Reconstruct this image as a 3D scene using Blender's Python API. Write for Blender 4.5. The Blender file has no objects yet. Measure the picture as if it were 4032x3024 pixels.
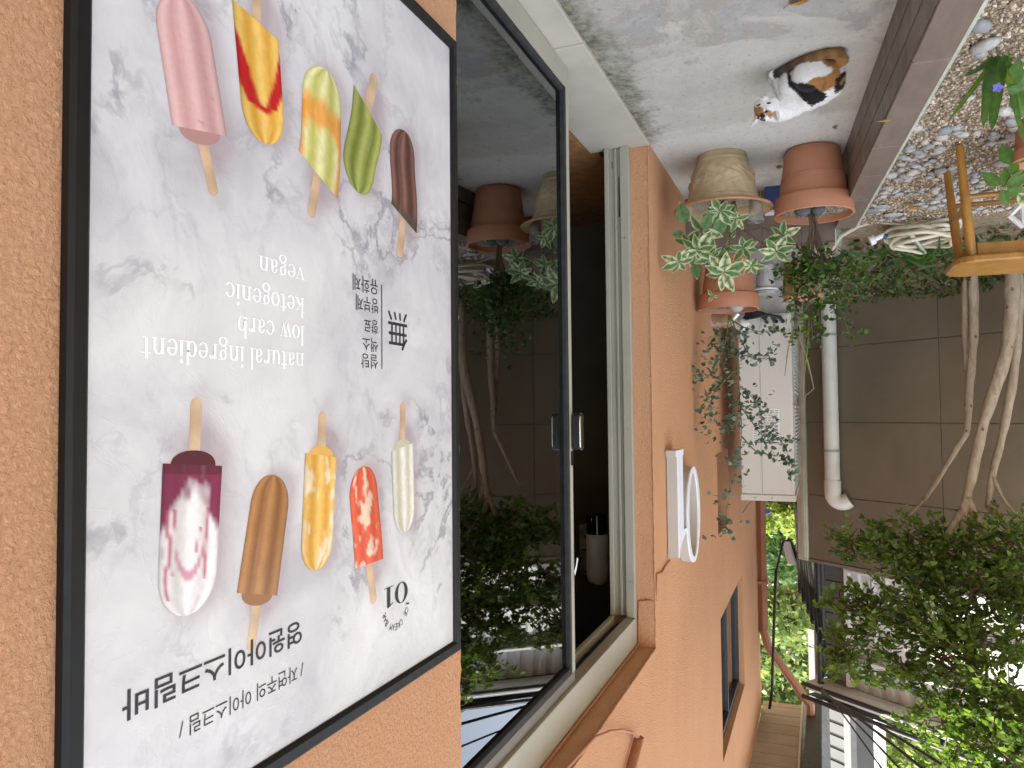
import bpy, bmesh, math, random
import numpy as np
from mathutils import Vector, Matrix, Euler, noise as mnoise

random.seed(7); rng = np.random.default_rng(7)
scene = bpy.context.scene
COL = scene.collection
PI = math.pi
R = math.radians

# ---------------------------------------------------------------- camera
# World: X runs along the orange wall away from the camera, the wall face is y = 0, +Y is the garden side, z = 0 the path.
CAM = np.array([0.0, 0.674, 1.175]); FPX = 3028.0
TH, PT, RL = 0.38141, 0.03729, -0.00933
_f = np.array([math.cos(TH)*math.cos(PT), -math.sin(TH)*math.cos(PT), -math.sin(PT)])
_r = np.array([-math.sin(TH), -math.cos(TH), 0.0]); _u = np.cross(_r, _f)
_R = _r*math.cos(RL) + _u*math.sin(RL); _U = -_r*math.sin(RL) + _u*math.cos(RL)
cd = bpy.data.cameras.new('camera'); cam = bpy.data.objects.new('camera', cd); COL.objects.link(cam)
cd.sensor_width = 36; cd.lens = FPX/4032*36; cd.clip_start = 0.05; cd.clip_end = 600
m = Matrix.Identity(4)
for i in range(3):            # the phone was held upside down: the picture's right is the scene's left
    m[i][0], m[i][1], m[i][2], m[i][3] = -_R[i], -_U[i], -_f[i], CAM[i]
cam.matrix_world = m; scene.camera = cam

def ray(px, py): return _f*FPX + _R*(2016-px) + _U*(py-1512)
def at_y(px, py, Y=0.0): r = ray(px, py); return CAM + r*((Y-CAM[1])/r[1])
def at_z(px, py, Z=0.0): r = ray(px, py); return CAM + r*((Z-CAM[2])/r[2])
def at_x(px, py, X=0.0): r = ray(px, py); return CAM + r*((X-CAM[0])/r[0])
def at_d(px, py, D): r = ray(px, py); return CAM + r/np.linalg.norm(r)*D

# ---------------------------------------------------------------- sky, sun, exposure
world = bpy.data.worlds.new('World'); scene.world = world; world.use_nodes = True
wn = world.node_tree; bg = wn.nodes['Background']
sky = wn.nodes.new('ShaderNodeTexSky'); sky.sky_type = 'NISHITA'; sky.sun_disc = False
SUN_TO = Vector((-0.20, -0.50, 0.84)).normalized()      # towards the sun: high, behind the orange building
sky.sun_elevation = math.asin(SUN_TO.z); sky.sun_rotation = math.atan2(SUN_TO.x, SUN_TO.y)
sky.air_density = 1.0; sky.dust_density = 2.5; sky.ozone_density = 1.0
hs = wn.nodes.new('ShaderNodeHueSaturation'); hs.inputs['Saturation'].default_value = .38
wn.links.new(sky.outputs[0], hs.inputs['Color']); wn.links.new(hs.outputs[0], bg.inputs[0]); bg.inputs[1].default_value = 0.15
sl = bpy.data.lights.new('sun', 'SUN'); sl.energy = 2.8; sl.angle = R(0.5); sl.color = (1.0, 0.95, 0.87)
so = bpy.data.objects.new('sun', sl); COL.objects.link(so)
so.rotation_euler = (-SUN_TO).to_track_quat('-Z', 'Y').to_euler()
scene.view_settings.view_transform = 'Standard'; scene.view_settings.look = 'None'
scene.view_settings.exposure = 2.38; scene.view_settings.gamma = 1.0
scene.view_settings.use_curve_mapping = False
scene.cycles.use_denoising = True
scene.cycles.max_bounces = 10; scene.cycles.transparent_max_bounces = 16
scene.cycles.sample_clamp_indirect = 8.0

# ---------------------------------------------------------------- helpers
class MB:
    def __init__(s): s.v = []; s.f = []; s.c = []
    def add(s, vs, fs, col=None):
        o = len(s.v); s.v.extend([tuple(map(float, p)) for p in vs]); s.f.extend([tuple(i+o for i in f) for f in fs])
        if col is not None: s.c.extend([col]*len(vs))
        return s
    def box(s, a, b, col=None):
        x0, y0, z0 = a; x1, y1, z1 = b
        return s.add([(x0,y0,z0),(x1,y0,z0),(x1,y1,z0),(x0,y1,z0),(x0,y0,z1),(x1,y0,z1),(x1,y1,z1),(x0,y1,z1)],
              [(0,3,2,1),(4,5,6,7),(0,1,5,4),(1,2,6,5),(2,3,7,6),(3,0,4,7)], col)
    def obox(s, o, ax, ay, az, col=None):      # oriented box from a corner and three edge vectors
        o, ax, ay, az = map(np.array, (o, ax, ay, az))
        p = [o, o+ax, o+ax+ay, o+ay]; p += [q+az for q in p]
        return s.add(p, [(0,3,2,1),(4,5,6,7),(0,1,5,4),(1,2,6,5),(2,3,7,6),(3,0,4,7)], col)
    def tube(s, pts, rad, n=8, cap=True, col=None):
        pts = [np.array(p, float) for p in pts]; k = len(pts)
        rads = rad if hasattr(rad, '__len__') else [rad]*k
        vs = []; prev = None
        for i, p in enumerate(pts):
            t = pts[min(i+1, k-1)] - pts[max(i-1, 0)]; t = t/(np.linalg.norm(t)+1e-12)
            if prev is None:
                a = np.array([0,0,1.0]) if abs(t[2]) < .9 else np.array([1.0,0,0]); a = np.cross(t, a)
            else: a = prev - t*(prev@t)
            a = a/(np.linalg.norm(a)+1e-12); prev = a; b = np.cross(t, a)
            for j in range(n):
                an = 2*PI*j/n; vs.append(p + (a*math.cos(an)+b*math.sin(an))*rads[i])
        fs = [(i*n+j, i*n+(j+1)%n, (i+1)*n+(j+1)%n, (i+1)*n+j) for i in range(k-1) for j in range(n)]
        if cap: fs += [tuple(range(n-1,-1,-1)), tuple((k-1)*n+j for j in range(n))]
        return s.add(vs, fs, col)
    def lathe(s, prof, c=(0,0,0), n=40, col=None, wob=None):   # prof: (radius, z) list
        vs = []
        for i, (r, z) in enumerate(prof):
            for j in range(n):
                a = 2*PI*j/n; q = r + (wob(a, z) if wob else 0)
                vs.append((c[0]+q*math.cos(a), c[1]+q*math.sin(a), c[2]+z))
        k = len(prof)
        fs = [(i*n+j, i*n+(j+1)%n, (i+1)*n+(j+1)%n, (i+1)*n+j) for i in range(k-1) for j in range(n)]
        return s.add(vs, fs, col)
    def prism(s, poly, o, e1, e2, e3, col=None):   # 2-D polygon in the (e1,e2) plane, pushed along e3
        o, e1, e2, e3 = (np.array(q, float) for q in (o, e1, e2, e3)); k = len(poly)
        vs = [o+e1*a+e2*b for a, b in poly] + [o+e1*a+e2*b+e3 for a, b in poly]
        return s.add(vs, [tuple(range(k-1,-1,-1)), tuple(range(k,2*k))] + [(i,(i+1)%k,(i+1)%k+k,i+k) for i in range(k)], col)
    def mesh(s, name, mat, smooth=False):
        me = bpy.data.meshes.new(name); me.from_pydata(s.v, [], s.f)
        if s.c:
            at = me.color_attributes.new('tint', 'FLOAT_COLOR', 'POINT')
            at.data.foreach_set('color', np.array([(c[0],c[1],c[2],1) for c in s.c], np.float32).ravel())
        if mat is not None: me.materials.append(mat)
        if smooth: me.polygons.foreach_set('use_smooth', [True]*len(me.polygons))
        me.update(); return me
    def build(s, name, mat, parent=None, smooth=False, bevel=0, seg=2, auto=None):
        o = bpy.data.objects.new(name, s.mesh(name, mat, smooth)); COL.objects.link(o)
        if parent is not None: o.parent = parent
        if bevel:
            b = o.modifiers.new('bevel', 'BEVEL'); b.width = bevel; b.segments = seg; b.limit_method = 'ANGLE'; b.angle_limit = R(30)
            if not smooth: o.data.polygons.foreach_set('use_smooth', [False]*len(o.data.polygons))
        if auto:
            o.data.polygons.foreach_set('use_smooth', [True]*len(o.data.polygons)); o.data.set_sharp_from_angle(angle=R(auto))
        return o

def npmesh(name, V, F, mat, parent=None, tint=None, smooth=False):
    """many small alike faces from arrays: V (n,3), F (m,k)"""
    me = bpy.data.meshes.new(name); V = np.asarray(V, np.float32); F = np.asarray(F, np.int32)
    me.vertices.add(len(V)); me.vertices.foreach_set('co', V.ravel())
    k = F.shape[1]; me.loops.add(F.size); me.loops.foreach_set('vertex_index', F.ravel())
    me.polygons.add(len(F)); me.polygons.foreach_set('loop_start', np.arange(0, F.size, k, dtype=np.int32))
    me.polygons.foreach_set('loop_total', np.full(len(F), k, np.int32))
    if tint is not None:
        at = me.color_attributes.new('tint', 'FLOAT_COLOR', 'POINT')
        t = np.ones((len(V), 4), np.float32); t[:, :3] = tint; at.data.foreach_set('color', t.ravel())
    me.materials.append(mat); me.update(calc_edges=True); me.validate()
    if smooth: me.polygons.foreach_set('use_smooth', [True]*len(me.polygons))
    o = bpy.data.objects.new(name, me); COL.objects.link(o)
    if parent is not None: o.parent = parent
    return o

def tag(o, label=None, cat=None, group=None, kind=None):
    for k, v in (('label', label), ('category', cat), ('group', group), ('kind', kind)):
        if v: o[k] = v
    return o
def empty(name, loc=(0,0,0), label=None, cat=None, group=None):
    o = bpy.data.objects.new(name, None); COL.objects.link(o); o.location = loc; o.empty_display_size = .1
    return tag(o, label, cat, group)
def adopt(child, root):      # parent while keeping world coordinates
    child.parent = root; child.matrix_parent_inverse = Matrix.Translation(root.location).inverted(); return child
def inst(name, me, parent, mat4):
    o = bpy.data.objects.new(name, me); COL.objects.link(o); o.parent = parent
    o.matrix_parent_inverse = Matrix.Identity(4); o.matrix_local = mat4; return o

# ---------------------------------------------------------------- materials
class NT:
    def __init__(s, name):
        s.m = bpy.data.materials.new(name); s.m.use_nodes = True; s.t = s.m.node_tree; s.n = s.t.nodes; s.l = s.t.links
        s.b = s.n['Principled BSDF']; s.out = s.n['Material Output']; s._co = None
    def co(s):
        if s._co is None: s._co = s.n.new('ShaderNodeNewGeometry').outputs['Position']
        return s._co
    def link(s, a, b): s.l.new(a, b)
    def val(s, sock, v):
        if hasattr(v, 'is_output') or isinstance(v, bpy.types.NodeSocket): s.l.new(v, sock)
        else: sock.default_value = (*v, 1) if isinstance(v, tuple) and len(v) == 3 and sock.type == 'RGBA' else v
    def noise(s, scale, detail=4, rough=.55, dist=0, vec=None, color=False):
        n = s.n.new('ShaderNodeTexNoise'); n.inputs['Scale'].default_value = scale; n.inputs['Detail'].default_value = detail
        n.inputs['Roughness'].default_value = rough; n.inputs['Distortion'].default_value = dist
        s.l.new(vec if vec is not None else s.co(), n.inputs['Vector']); return n.outputs[1 if color else 0]
    def voro(s, scale, feature='F1', out=0, vec=None, rnd=1.0):
        n = s.n.new('ShaderNodeTexVoronoi'); n.feature = feature; n.inputs['Scale'].default_value = scale
        n.inputs['Randomness'].default_value = rnd
        s.l.new(vec if vec is not None else s.co(), n.inputs['Vector']); return n.outputs[out]
    def ramp(s, fac, stops, interp='LINEAR'):
        n = s.n.new('ShaderNodeValToRGB'); s.l.new(fac, n.inputs[0]); cr = n.color_ramp; cr.interpolation = interp
        while len(cr.elements) < len(stops): cr.elements.new(.5)
        for e, (p, c) in zip(cr.elements, stops):
            e.position = p; e.color = (c, c, c, 1) if not hasattr(c, '__len__') else (*c, 1)
        return n.outputs[0]
    def mix(s, fac, a, b, mode='MIX'):
        n = s.n.new('ShaderNodeMix'); n.data_type = 'RGBA'; n.blend_type = mode
        s.val(n.inputs[0], fac); s.val(n.inputs[6], a); s.val(n.inputs[7], b); return n.outputs[2]
    def math(s, op, a, b=0.0, clamp=False):
        n = s.n.new('ShaderNodeMath'); n.operation = op; n.use_clamp = clamp
        s.val(n.inputs[0], a); s.val(n.inputs[1], b); return n.outputs[0]
    def xyz(s, vec=None):
        n = s.n.new('ShaderNodeSeparateXYZ'); s.l.new(vec if vec is not None else s.co(), n.inputs[0]); return n.outputs
    def mapping(s, scale=(1,1,1), rot=(0,0,0), loc=(0,0,0), vec=None):
        n = s.n.new('ShaderNodeMapping'); n.inputs['Scale'].default_value = scale; n.inputs['Rotation'].default_value = rot
        n.inputs['Location'].default_value = loc; s.l.new(vec if vec is not None else s.co(), n.inputs[0]); return n.outputs[0]
    def objco(s):
        return s.n.new('ShaderNodeTexCoord').outputs['Object']
    def attr(s, name='tint', out=0):
        n = s.n.new('ShaderNodeAttribute'); n.attribute_name = name; return n.outputs[out]
    def rand(s): return s.n.new('ShaderNodeObjectInfo').outputs['Random']
    def bump(s, h, strength=.5, dist=.01, prev=None):
        n = s.n.new('ShaderNodeBump'); n.inputs['Strength'].default_value = strength; n.inputs['Distance'].default_value = dist
        s.l.new(h, n.inputs['Height'])
        if prev is not None: s.l.new(prev, n.inputs['Normal'])
        s.l.new(n.outputs[0], s.b.inputs['Normal']); return n.outputs[0]
    def set(s, color=None, rough=None, metal=None, spec=None, **kw):
        for k, v in (('Base Color', color), ('Roughness', rough), ('Metallic', metal), ('Specular IOR Level', spec)):
            if v is not None: s.val(s.b.inputs[k], v)
        for k, v in kw.items(): s.val(s.b.inputs[k.replace('_', ' ')], v)
        return s.m

def plain(name, col, rough=.5, metal=0, var=.12, scale=9, bump=.0, bscale=200, spec=.5, dirt=0):
    t = NT(name); n = t.noise(scale, 5)
    lo = tuple(c*(1-var) for c in col); hi = tuple(min(1, c*(1+var)) for c in col)
    c = t.ramp(n, [(.3, lo), (.7, hi)])
    if dirt: c = t.mix(t.math('MULTIPLY', t.ramp(t.noise(scale*.6+2, 6, .7), [(.5, 0.), (.72, 1.)]), dirt), c, (.12,.10,.07))
    t.set(color=c, rough=t.ramp(t.noise(scale*2, 4), [(.3, max(0, rough-.08)), (.7, min(1, rough+.1))]), metal=metal, spec=spec)
    if bump: t.bump(t.noise(bscale, 4), bump, .004)
    return t.m
def leafmat(name, trans=.45, rough=.38, spec=.4, tc=(1.25,1.35,.55)):
    t = NT(name); a = t.attr(); c = t.mix(1.0, a, t.ramp(t.noise(60, 3), [(.3, .8), (.7, 1.2)]), 'MULTIPLY')
    t.set(color=c, rough=rough, spec=spec)
    tr = t.n.new('ShaderNodeBsdfTranslucent'); t.link(t.mix(1.0, c, tc, 'MULTIPLY'), tr.inputs[0])
    mx = t.n.new('ShaderNodeMixShader'); mx.inputs[0].default_value = trans
    t.link(t.b.outputs[0], mx.inputs[1]); t.link(tr.outputs[0], mx.inputs[2]); t.link(mx.outputs[0], t.out.inputs[0]); return t.m

MAT = {}
# stucco
t = NT('stucco'); big = t.noise(1.3, 5, .6); fine = t.noise(260, 4, .65); v = t.voro(150, 'SMOOTH_F1'); g2 = t.noise(150, 6, .7, .8)
streak = t.noise(1, 4, .6, vec=t.mapping(scale=(9, 9, .9)))
c = t.ramp(big, [(.3, (.69,.360,.190)), (.7, (.75,.410,.225))])
c = t.mix(t.ramp(streak, [(.45, 0.), (.75, .3)]), c, (.74,.45,.29))
c = t.mix(t.ramp(g2, [(.34, .42), (.48, 0.)]), c, (.50,.19,.07))
c = t.mix(t.ramp(fine, [(.58, 0.), (.74, .5)]), c, (.82,.49,.27))
t.set(color=c, rough=.92, spec=.15)
h = t.math('ADD', t.math('MULTIPLY', v, .7), t.math('ADD', t.math('MULTIPLY', g2, 1.6), t.math('MULTIPLY', fine, .5)))
t.bump(h, .85, .0075); MAT['stucco'] = t.m
# path concrete
t = NT('concrete'); p = t.xyz(); n1 = t.noise(2.1, 8, .66, .9); n2 = t.noise(5.5, 6, .65, .3); n3 = t.noise(38, 6, .7); n4 = t.noise(2.4, 6, .6, .8)
c = t.ramp(n2, [(.3, (.48,.455,.395)), (.7, (.60,.575,.505))])
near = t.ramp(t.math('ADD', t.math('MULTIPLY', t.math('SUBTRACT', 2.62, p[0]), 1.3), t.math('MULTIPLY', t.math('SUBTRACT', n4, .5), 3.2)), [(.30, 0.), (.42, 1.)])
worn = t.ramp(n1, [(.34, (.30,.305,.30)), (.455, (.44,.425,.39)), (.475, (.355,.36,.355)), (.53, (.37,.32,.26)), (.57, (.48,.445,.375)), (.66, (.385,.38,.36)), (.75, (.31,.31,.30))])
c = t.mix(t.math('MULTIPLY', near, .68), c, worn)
new = t.ramp(t.math('ADD', t.math('SUBTRACT', p[0], 3.22), t.math('MULTIPLY', t.math('SUBTRACT', n2, .5), .35)), [(0., 0.), (.06, .8)])
c = t.mix(new, c, (.66,.65,.60))
grime = t.ramp(t.math('SUBTRACT', p[0], t.math('MULTIPLY', n2, .5)), [(0., 0.), (1., 0.)])
mossd = t.math('ADD', p[1], t.math('ADD', t.math('MULTIPLY', t.math('SUBTRACT', n2, .5), .30), t.math('MULTIPLY', t.math('SUBTRACT', n3, .5), .12)))
moss = t.math('MULTIPLY', t.ramp(mossd, [(.0, 1.), (.11, 0.)]), t.ramp(t.math('MULTIPLY', t.math('SUBTRACT', 3.45, p[0]), 2.0), [(.0, 0.), (.5, 1.)]))
c = t.mix(t.math('MULTIPLY', moss, .95), c, t.ramp(n3, [(.35, (.05,.055,.025)), (.65, (.235,.23,.14))]))
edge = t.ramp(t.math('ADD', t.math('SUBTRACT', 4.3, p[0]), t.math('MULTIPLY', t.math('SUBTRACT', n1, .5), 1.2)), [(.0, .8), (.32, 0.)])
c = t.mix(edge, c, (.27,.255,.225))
c = t.mix(t.ramp(n3, [(.28, .5), (.45, 0.)]), c, (.24,.215,.17))
c = t.mix(t.ramp(t.noise(130, 2), [(.25, .6), (.36, 0.)]), c, (.16,.15,.13))
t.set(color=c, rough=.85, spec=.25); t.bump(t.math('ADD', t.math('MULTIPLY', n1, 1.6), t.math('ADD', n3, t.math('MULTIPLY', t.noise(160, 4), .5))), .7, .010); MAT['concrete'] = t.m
MAT['sill'] = plain('sill_cement', (.50,.45,.37), .75, var=.10, scale=5, bump=.25, bscale=170)
MAT['alu'] = plain('painted_aluminium', (.40,.375,.30), .42, var=.05, scale=4, spec=.5, dirt=.12)
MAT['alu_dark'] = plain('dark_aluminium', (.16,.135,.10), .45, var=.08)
MAT['rubber'] = plain('gasket_rubber', (.030,.031,.030), .6, var=.3, scale=40, spec=.3)
MAT['blackframe'] = plain('black_aluminium', (.008,.008,.0085), .42, var=.15, scale=30, spec=.25)
MAT['steel'] = plain('steel', (.62,.62,.60), .28, metal=1, var=.06)
MAT['lockblack'] = plain('gloss_black_plastic', (.012,.013,.014), .12, var=.1)
MAT['white_acrylic'] = plain('white_acrylic', (.80,.84,.90), .6, var=.02, scale=3, spec=.3)
MAT['letter_side'] = plain('letter_return', (.46,.44,.40), .4, var=.04, scale=3)
MAT['wire_orange'] = plain('orange_cable', (.42,.18,.09), .6, var=.1)
MAT['black'] = plain('black_cable', (.012,.012,.013), .55, var=.2)
MAT['acwhite'] = plain('ac_enamel', (.60,.585,.53), .4, var=.03, scale=3, dirt=.06)
MAT['acgrey'] = plain('ac_grille', (.33,.34,.31), .5, var=.1)
MAT['paper'] = plain('sticker_paper', (.74,.75,.74), .5, var=.03)
MAT['ink'] = plain('sticker_ink', (.12,.12,.13), .6)
MAT['pvc'] = plain('pvc_pipe', (.66,.64,.57), .38, var=.06, scale=4, dirt=.15)
MAT['terracotta'] = plain('terracotta_plastic', (.46,.20,.108), .5, var=.06, scale=5, bump=.05, dirt=.05)
MAT['terra_rim'] = plain('terracotta_rim', (.52,.25,.15), .45, var=.06)
MAT['stonepot'] = plain('weathered_clay', (.45,.345,.20), .8, var=.28, scale=11, bump=.25, bscale=90, dirt=.22)
MAT['stonerim'] = plain('clay_rim', (.44,.20,.09), .65, var=.3, scale=16, bump=.15)
MAT['plaster'] = plain('grey_plaster', (.42,.40,.37), .8, var=.15, scale=14, bump=.3, bscale=80)
t = NT('barrel_wood'); w = t.noise(6, 6, .65, 1.5, vec=t.mapping(scale=(9,9,1.4)))
t.set(color=t.ramp(w, [(.3,(.16,.085,.035)),(.55,(.36,.21,.09)),(.75,(.48,.31,.15))]), rough=.6); t.bump(w, .3, .004); MAT['barrel'] = t.m
t = NT('stool_wood'); w = t.noise(7, 5, .6, .8, vec=t.mapping(scale=(3,3,1.2)))
t.set(color=t.ramp(w, [(.3,(.27,.125,.022)),(.7,(.42,.205,.040))]), rough=.33, spec=.5); MAT['stool'] = t.m
MAT['hose'] = plain('cream_hose', (.58,.55,.43), .45, var=.08, scale=14, dirt=.15)
MAT['nozzle'] = plain('white_plastic', (.72,.72,.72), .4, var=.04)
MAT['bluep'] = plain('blue_plastic', (.03,.07,.22), .4)
t = NT('planter_tile'); rr = t.rand(); n = t.noise(7, 5, .6, vec=t.mapping(scale=(1,4,4)))
c = t.ramp(n, [(.3,(.150,.115,.088)),(.7,(.205,.162,.130))]); c = t.mix(t.math('MULTIPLY', rr, .25), c, (.235,.195,.16))
c = t.mix(t.ramp(t.noise(16, 6, .7, vec=t.mapping(scale=(3,1,1))), [(.62, 0.), (.78, .45)]), c, (.40,.37,.33))
t.set(color=c, rough=t.ramp(t.noise(9, 4), [(.3,.34),(.7,.55)]), spec=.4); t.bump(t.noise(30, 4), .06, .003); MAT['tile'] = t.m
MAT['grout'] = plain('grout', (.42,.36,.31), .85, var=.2, scale=30)
MAT['kerb_edge'] = plain('cement_edge', (.44,.46,.38), .8, var=.2, scale=20, bump=.3)
t = NT('wall_panel'); n = t.noise(1.6, 5, .6, .4); rr = t.rand()
c = t.ramp(n, [(.3,(.150,.120,.078)),(.7,(.208,.168,.115))]); c = t.mix(t.math('MULTIPLY', rr, .2), c, (.17,.145,.11))
c = t.mix(t.ramp(t.noise(4, 6, .7, vec=t.mapping(scale=(1,1,5))), [(.6, 0.), (.8, .3)]), c, (.27,.235,.19))
t.set(color=c, rough=t.ramp(t.noise(5, 5), [(.3,.38),(.7,.6)]), spec=.4); t.bump(t.noise(70, 4), .08, .003); MAT['panel'] = t.m
MAT['joint'] = plain('panel_joint', (.20,.17,.13), .8)
MAT['cream'] = plain('cream_plaster', (.50,.48,.37), .8, var=.14, scale=4, dirt=.2)
t = NT('gravel'); rr = t.attr(); t.set(color=t.mix(1., rr, t.ramp(t.noise(90, 3), [(.3, .75), (.7, 1.2)]), 'MULTIPLY'), rough=.85, spec=.2); MAT['gravel'] = t.m
t = NT('bed_soil'); n = t.noise(34, 6, .7); t.set(color=t.ramp(n, [(.3,(.17,.13,.085)),(.55,(.36,.29,.20)),(.75,(.46,.38,.27))]), rough=.95, spec=.1)
t.bump(t.math('ADD', n, t.voro(130)), .9, .012); MAT['soil'] = t.m
t = NT('pebble'); rr = t.rand(); c = t.ramp(rr, [(0.,(.22,.23,.235)),(.3,(.36,.365,.36)),(.6,(.46,.45,.42)),(.85,(.52,.485,.42)),(1.,(.28,.285,.28))])
t.set(color=t.mix(1., c, t.ramp(t.noise(70, 4), [(.3,.8),(.7,1.15)]), 'MULTIPLY'), rough=.6, spec=.35); MAT['pebble'] = t.m
t = NT('pot_grit'); n = t.voro(150, 'F1', 1); t.set(color=t.ramp(t.noise(180, 2), [(.3,(.16,.13,.09)),(.5,(.40,.35,.27)),(.7,(.62,.57,.48))]), rough=.9); t.bump(t.noise(200, 3), 1, .006); MAT['grit'] = t.m
MAT['lava'] = plain('dark_stone', (.10,.105,.11), .85, var=.3, scale=60, bump=.6, bscale=120)
t = NT('bark'); n = t.noise(14, 6, .65, 1.0, vec=t.mapping(scale=(1.5,1.5,.55))); sp = t.voro(16, 'F1', vec=t.mapping(scale=(1,1,.7)))
c = t.ramp(n, [(.3,(.30,.235,.165)),(.7,(.48,.405,.30))]); c = t.mix(t.ramp(sp, [(.08, .9), (.17, 0.)]), c, (.10,.07,.045))
t.set(color=c, rough=.85, spec=.15); t.bump(t.math('ADD', n, t.noise(80, 4)), .5, .01); MAT['bark'] = t.m
MAT['twig'] = plain('twig', (.13,.085,.05), .8, var=.3, scale=40)
MAT['drytwig'] = plain('dry_twig', (.34,.25,.15), .8, var=.25, scale=30)
MAT['greenstem'] = plain('green_stem', (.15,.19,.05), .6, var=.2)
MAT['leaf'] = leafmat('leaf', tc=(1.15,1.22,.62)); MAT['leaf_far'] = leafmat('leaf_far', .42, .5, .3, (1.1,1.15,.8)); MAT['leaf_dull'] = leafmat('leaf_dull', .25, .55, .25)
t = NT('dead_leaf'); t.set(color=t.ramp(t.noise(40, 4), [(.3,(.20,.095,.02)),(.7,(.52,.32,.06))]), rough=.6); MAT['dead'] = t.m
t = NT('corrugated'); n = t.noise(2, 6, .6); t.set(color=t.ramp(n, [(.3,(.50,.48,.45)),(.7,(.62,.60,.57))]), rough=.5); MAT['sheet'] = t.m
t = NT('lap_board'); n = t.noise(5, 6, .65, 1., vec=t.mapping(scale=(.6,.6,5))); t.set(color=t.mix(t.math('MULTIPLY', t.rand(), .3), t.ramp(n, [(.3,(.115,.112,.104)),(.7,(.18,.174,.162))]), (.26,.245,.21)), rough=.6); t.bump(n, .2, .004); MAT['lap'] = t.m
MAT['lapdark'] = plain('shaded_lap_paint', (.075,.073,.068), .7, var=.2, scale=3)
MAT['white_trim'] = plain('white_trim', (.74,.74,.72), .45, var=.04)
MAT['dark_trim'] = plain('dark_metal', (.035,.036,.038), .45, var=.2, dirt=.1)
MAT['soffit'] = plain('soffit_board', (.42,.335,.26), .6, var=.12, scale=6)
MAT['orange_metal'] = plain('orange_pipe_paint', (.45,.205,.105), .5, var=.08)
MAT['cardboard'] = plain('cardboard', (.30,.19,.10), .8, var=.12)
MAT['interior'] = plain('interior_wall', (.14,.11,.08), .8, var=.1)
MAT['floorwood'] = plain('floor_wood', (.33,.16,.06), .55, var=.35, scale=22)
# door glass: a coated pane that mirrors the garden, over a grey-tinted see-through body
t = NT('coated_glass'); fr = t.n.new('ShaderNodeFresnel'); fr.inputs[0].default_value = 2.1
gl = t.n.new('ShaderNodeBsdfGlossy'); gl.inputs['Roughness'].default_value = .012; gl.inputs['Color'].default_value = (.93,.97,1,1)
tp = t.n.new('ShaderNodeBsdfTransparent'); tp.inputs[0].default_value = (.34,.36,.36,1)
mx = t.n.new('ShaderNodeMixShader'); t.link(fr.outputs[0], mx.inputs[0]); t.link(tp.outputs[0], mx.inputs[1]); t.link(gl.outputs[0], mx.inputs[2])
t.link(mx.outputs[0], t.out.inputs[0]); t.n.remove(t.b); MAT['glass'] = t.m
t = NT('clear_plastic'); t.set(color=(.92,.93,.92), rough=.08, Transmission_Weight=.9, IOR=1.3); MAT['cup'] = t.m
def emit(name, col, st):
    t = NT(name); t.set(color=(.8,.8,.8)); t.val(t.b.inputs['Emission Color'], col); t.b.inputs['Emission Strength'].default_value = st; return t.m
MAT['lamp_on'] = emit('warm_bulb', (1., .68, .12), 6.0)
# ================================================================ GROUND
tag(MB().box((-60,-60,-.30),(120,60,-.10)).build('ground', MAT['soil']), kind='structure')
path = tag(MB().box((-3,-.02,-.09),(4.32,1.25,0)).build('concrete_path', MAT['concrete']), kind='structure')

# ================================================================ ORANGE BUILDING
XC = 8.9                        # far corner of the orange wall
ZH = 2.185                      # head of the door opening
ZE = 4.42                       # eave
bld = empty('orange_building', (3, 0, 0), 'orange stucco building with a sliding glass door along the narrow path', 'building')
def B(mb, name, mat, parent=bld, **k):
    o = mb.build(name, MAT[mat], None, **k); o.parent = parent
    root = parent
    inv = Matrix.Identity(4)
    if parent is bld: inv = Matrix.Translation(bld.location).inverted()
    o.matrix_parent_inverse = inv; return o
DX0, DX1 = 1.388, 3.305
W1 = (5.47, 6.15, 1.47, 2.03); W2 = (5.50, 7.10, 2.61, 3.58)
wl = MB()
def wbox(x0, x1, z0, z1): wl.box((x0,-.19,z0),(x1,0,z1))
wbox(-3.2, DX0, -.09, ZE); wbox(DX0, DX1, ZH, ZE)
wbox(DX1, W1[0], -.09, ZE)
wbox(W1[0], W1[1], -.09, W1[2]); wbox(W1[0], W1[1], W1[3], W2[2])
wbox(W1[1], XC, -.09, W2[2]); wbox(W2[1], XC, W2[2], ZE); wbox(W1[0], W2[0], W2[2], ZE); wbox(W2[0], W2[1], W2[3], ZE)
wl.box((XC-.2,-5,-.09),(XC,-.22,ZE)); wl.box((-3.2,-5,-.09),(-3.0,-.22,ZE)); wl.box((-3.2,-5.2,-.09),(XC,-5,ZE))
wall = B(wl, 'wall', 'stucco')
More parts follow.
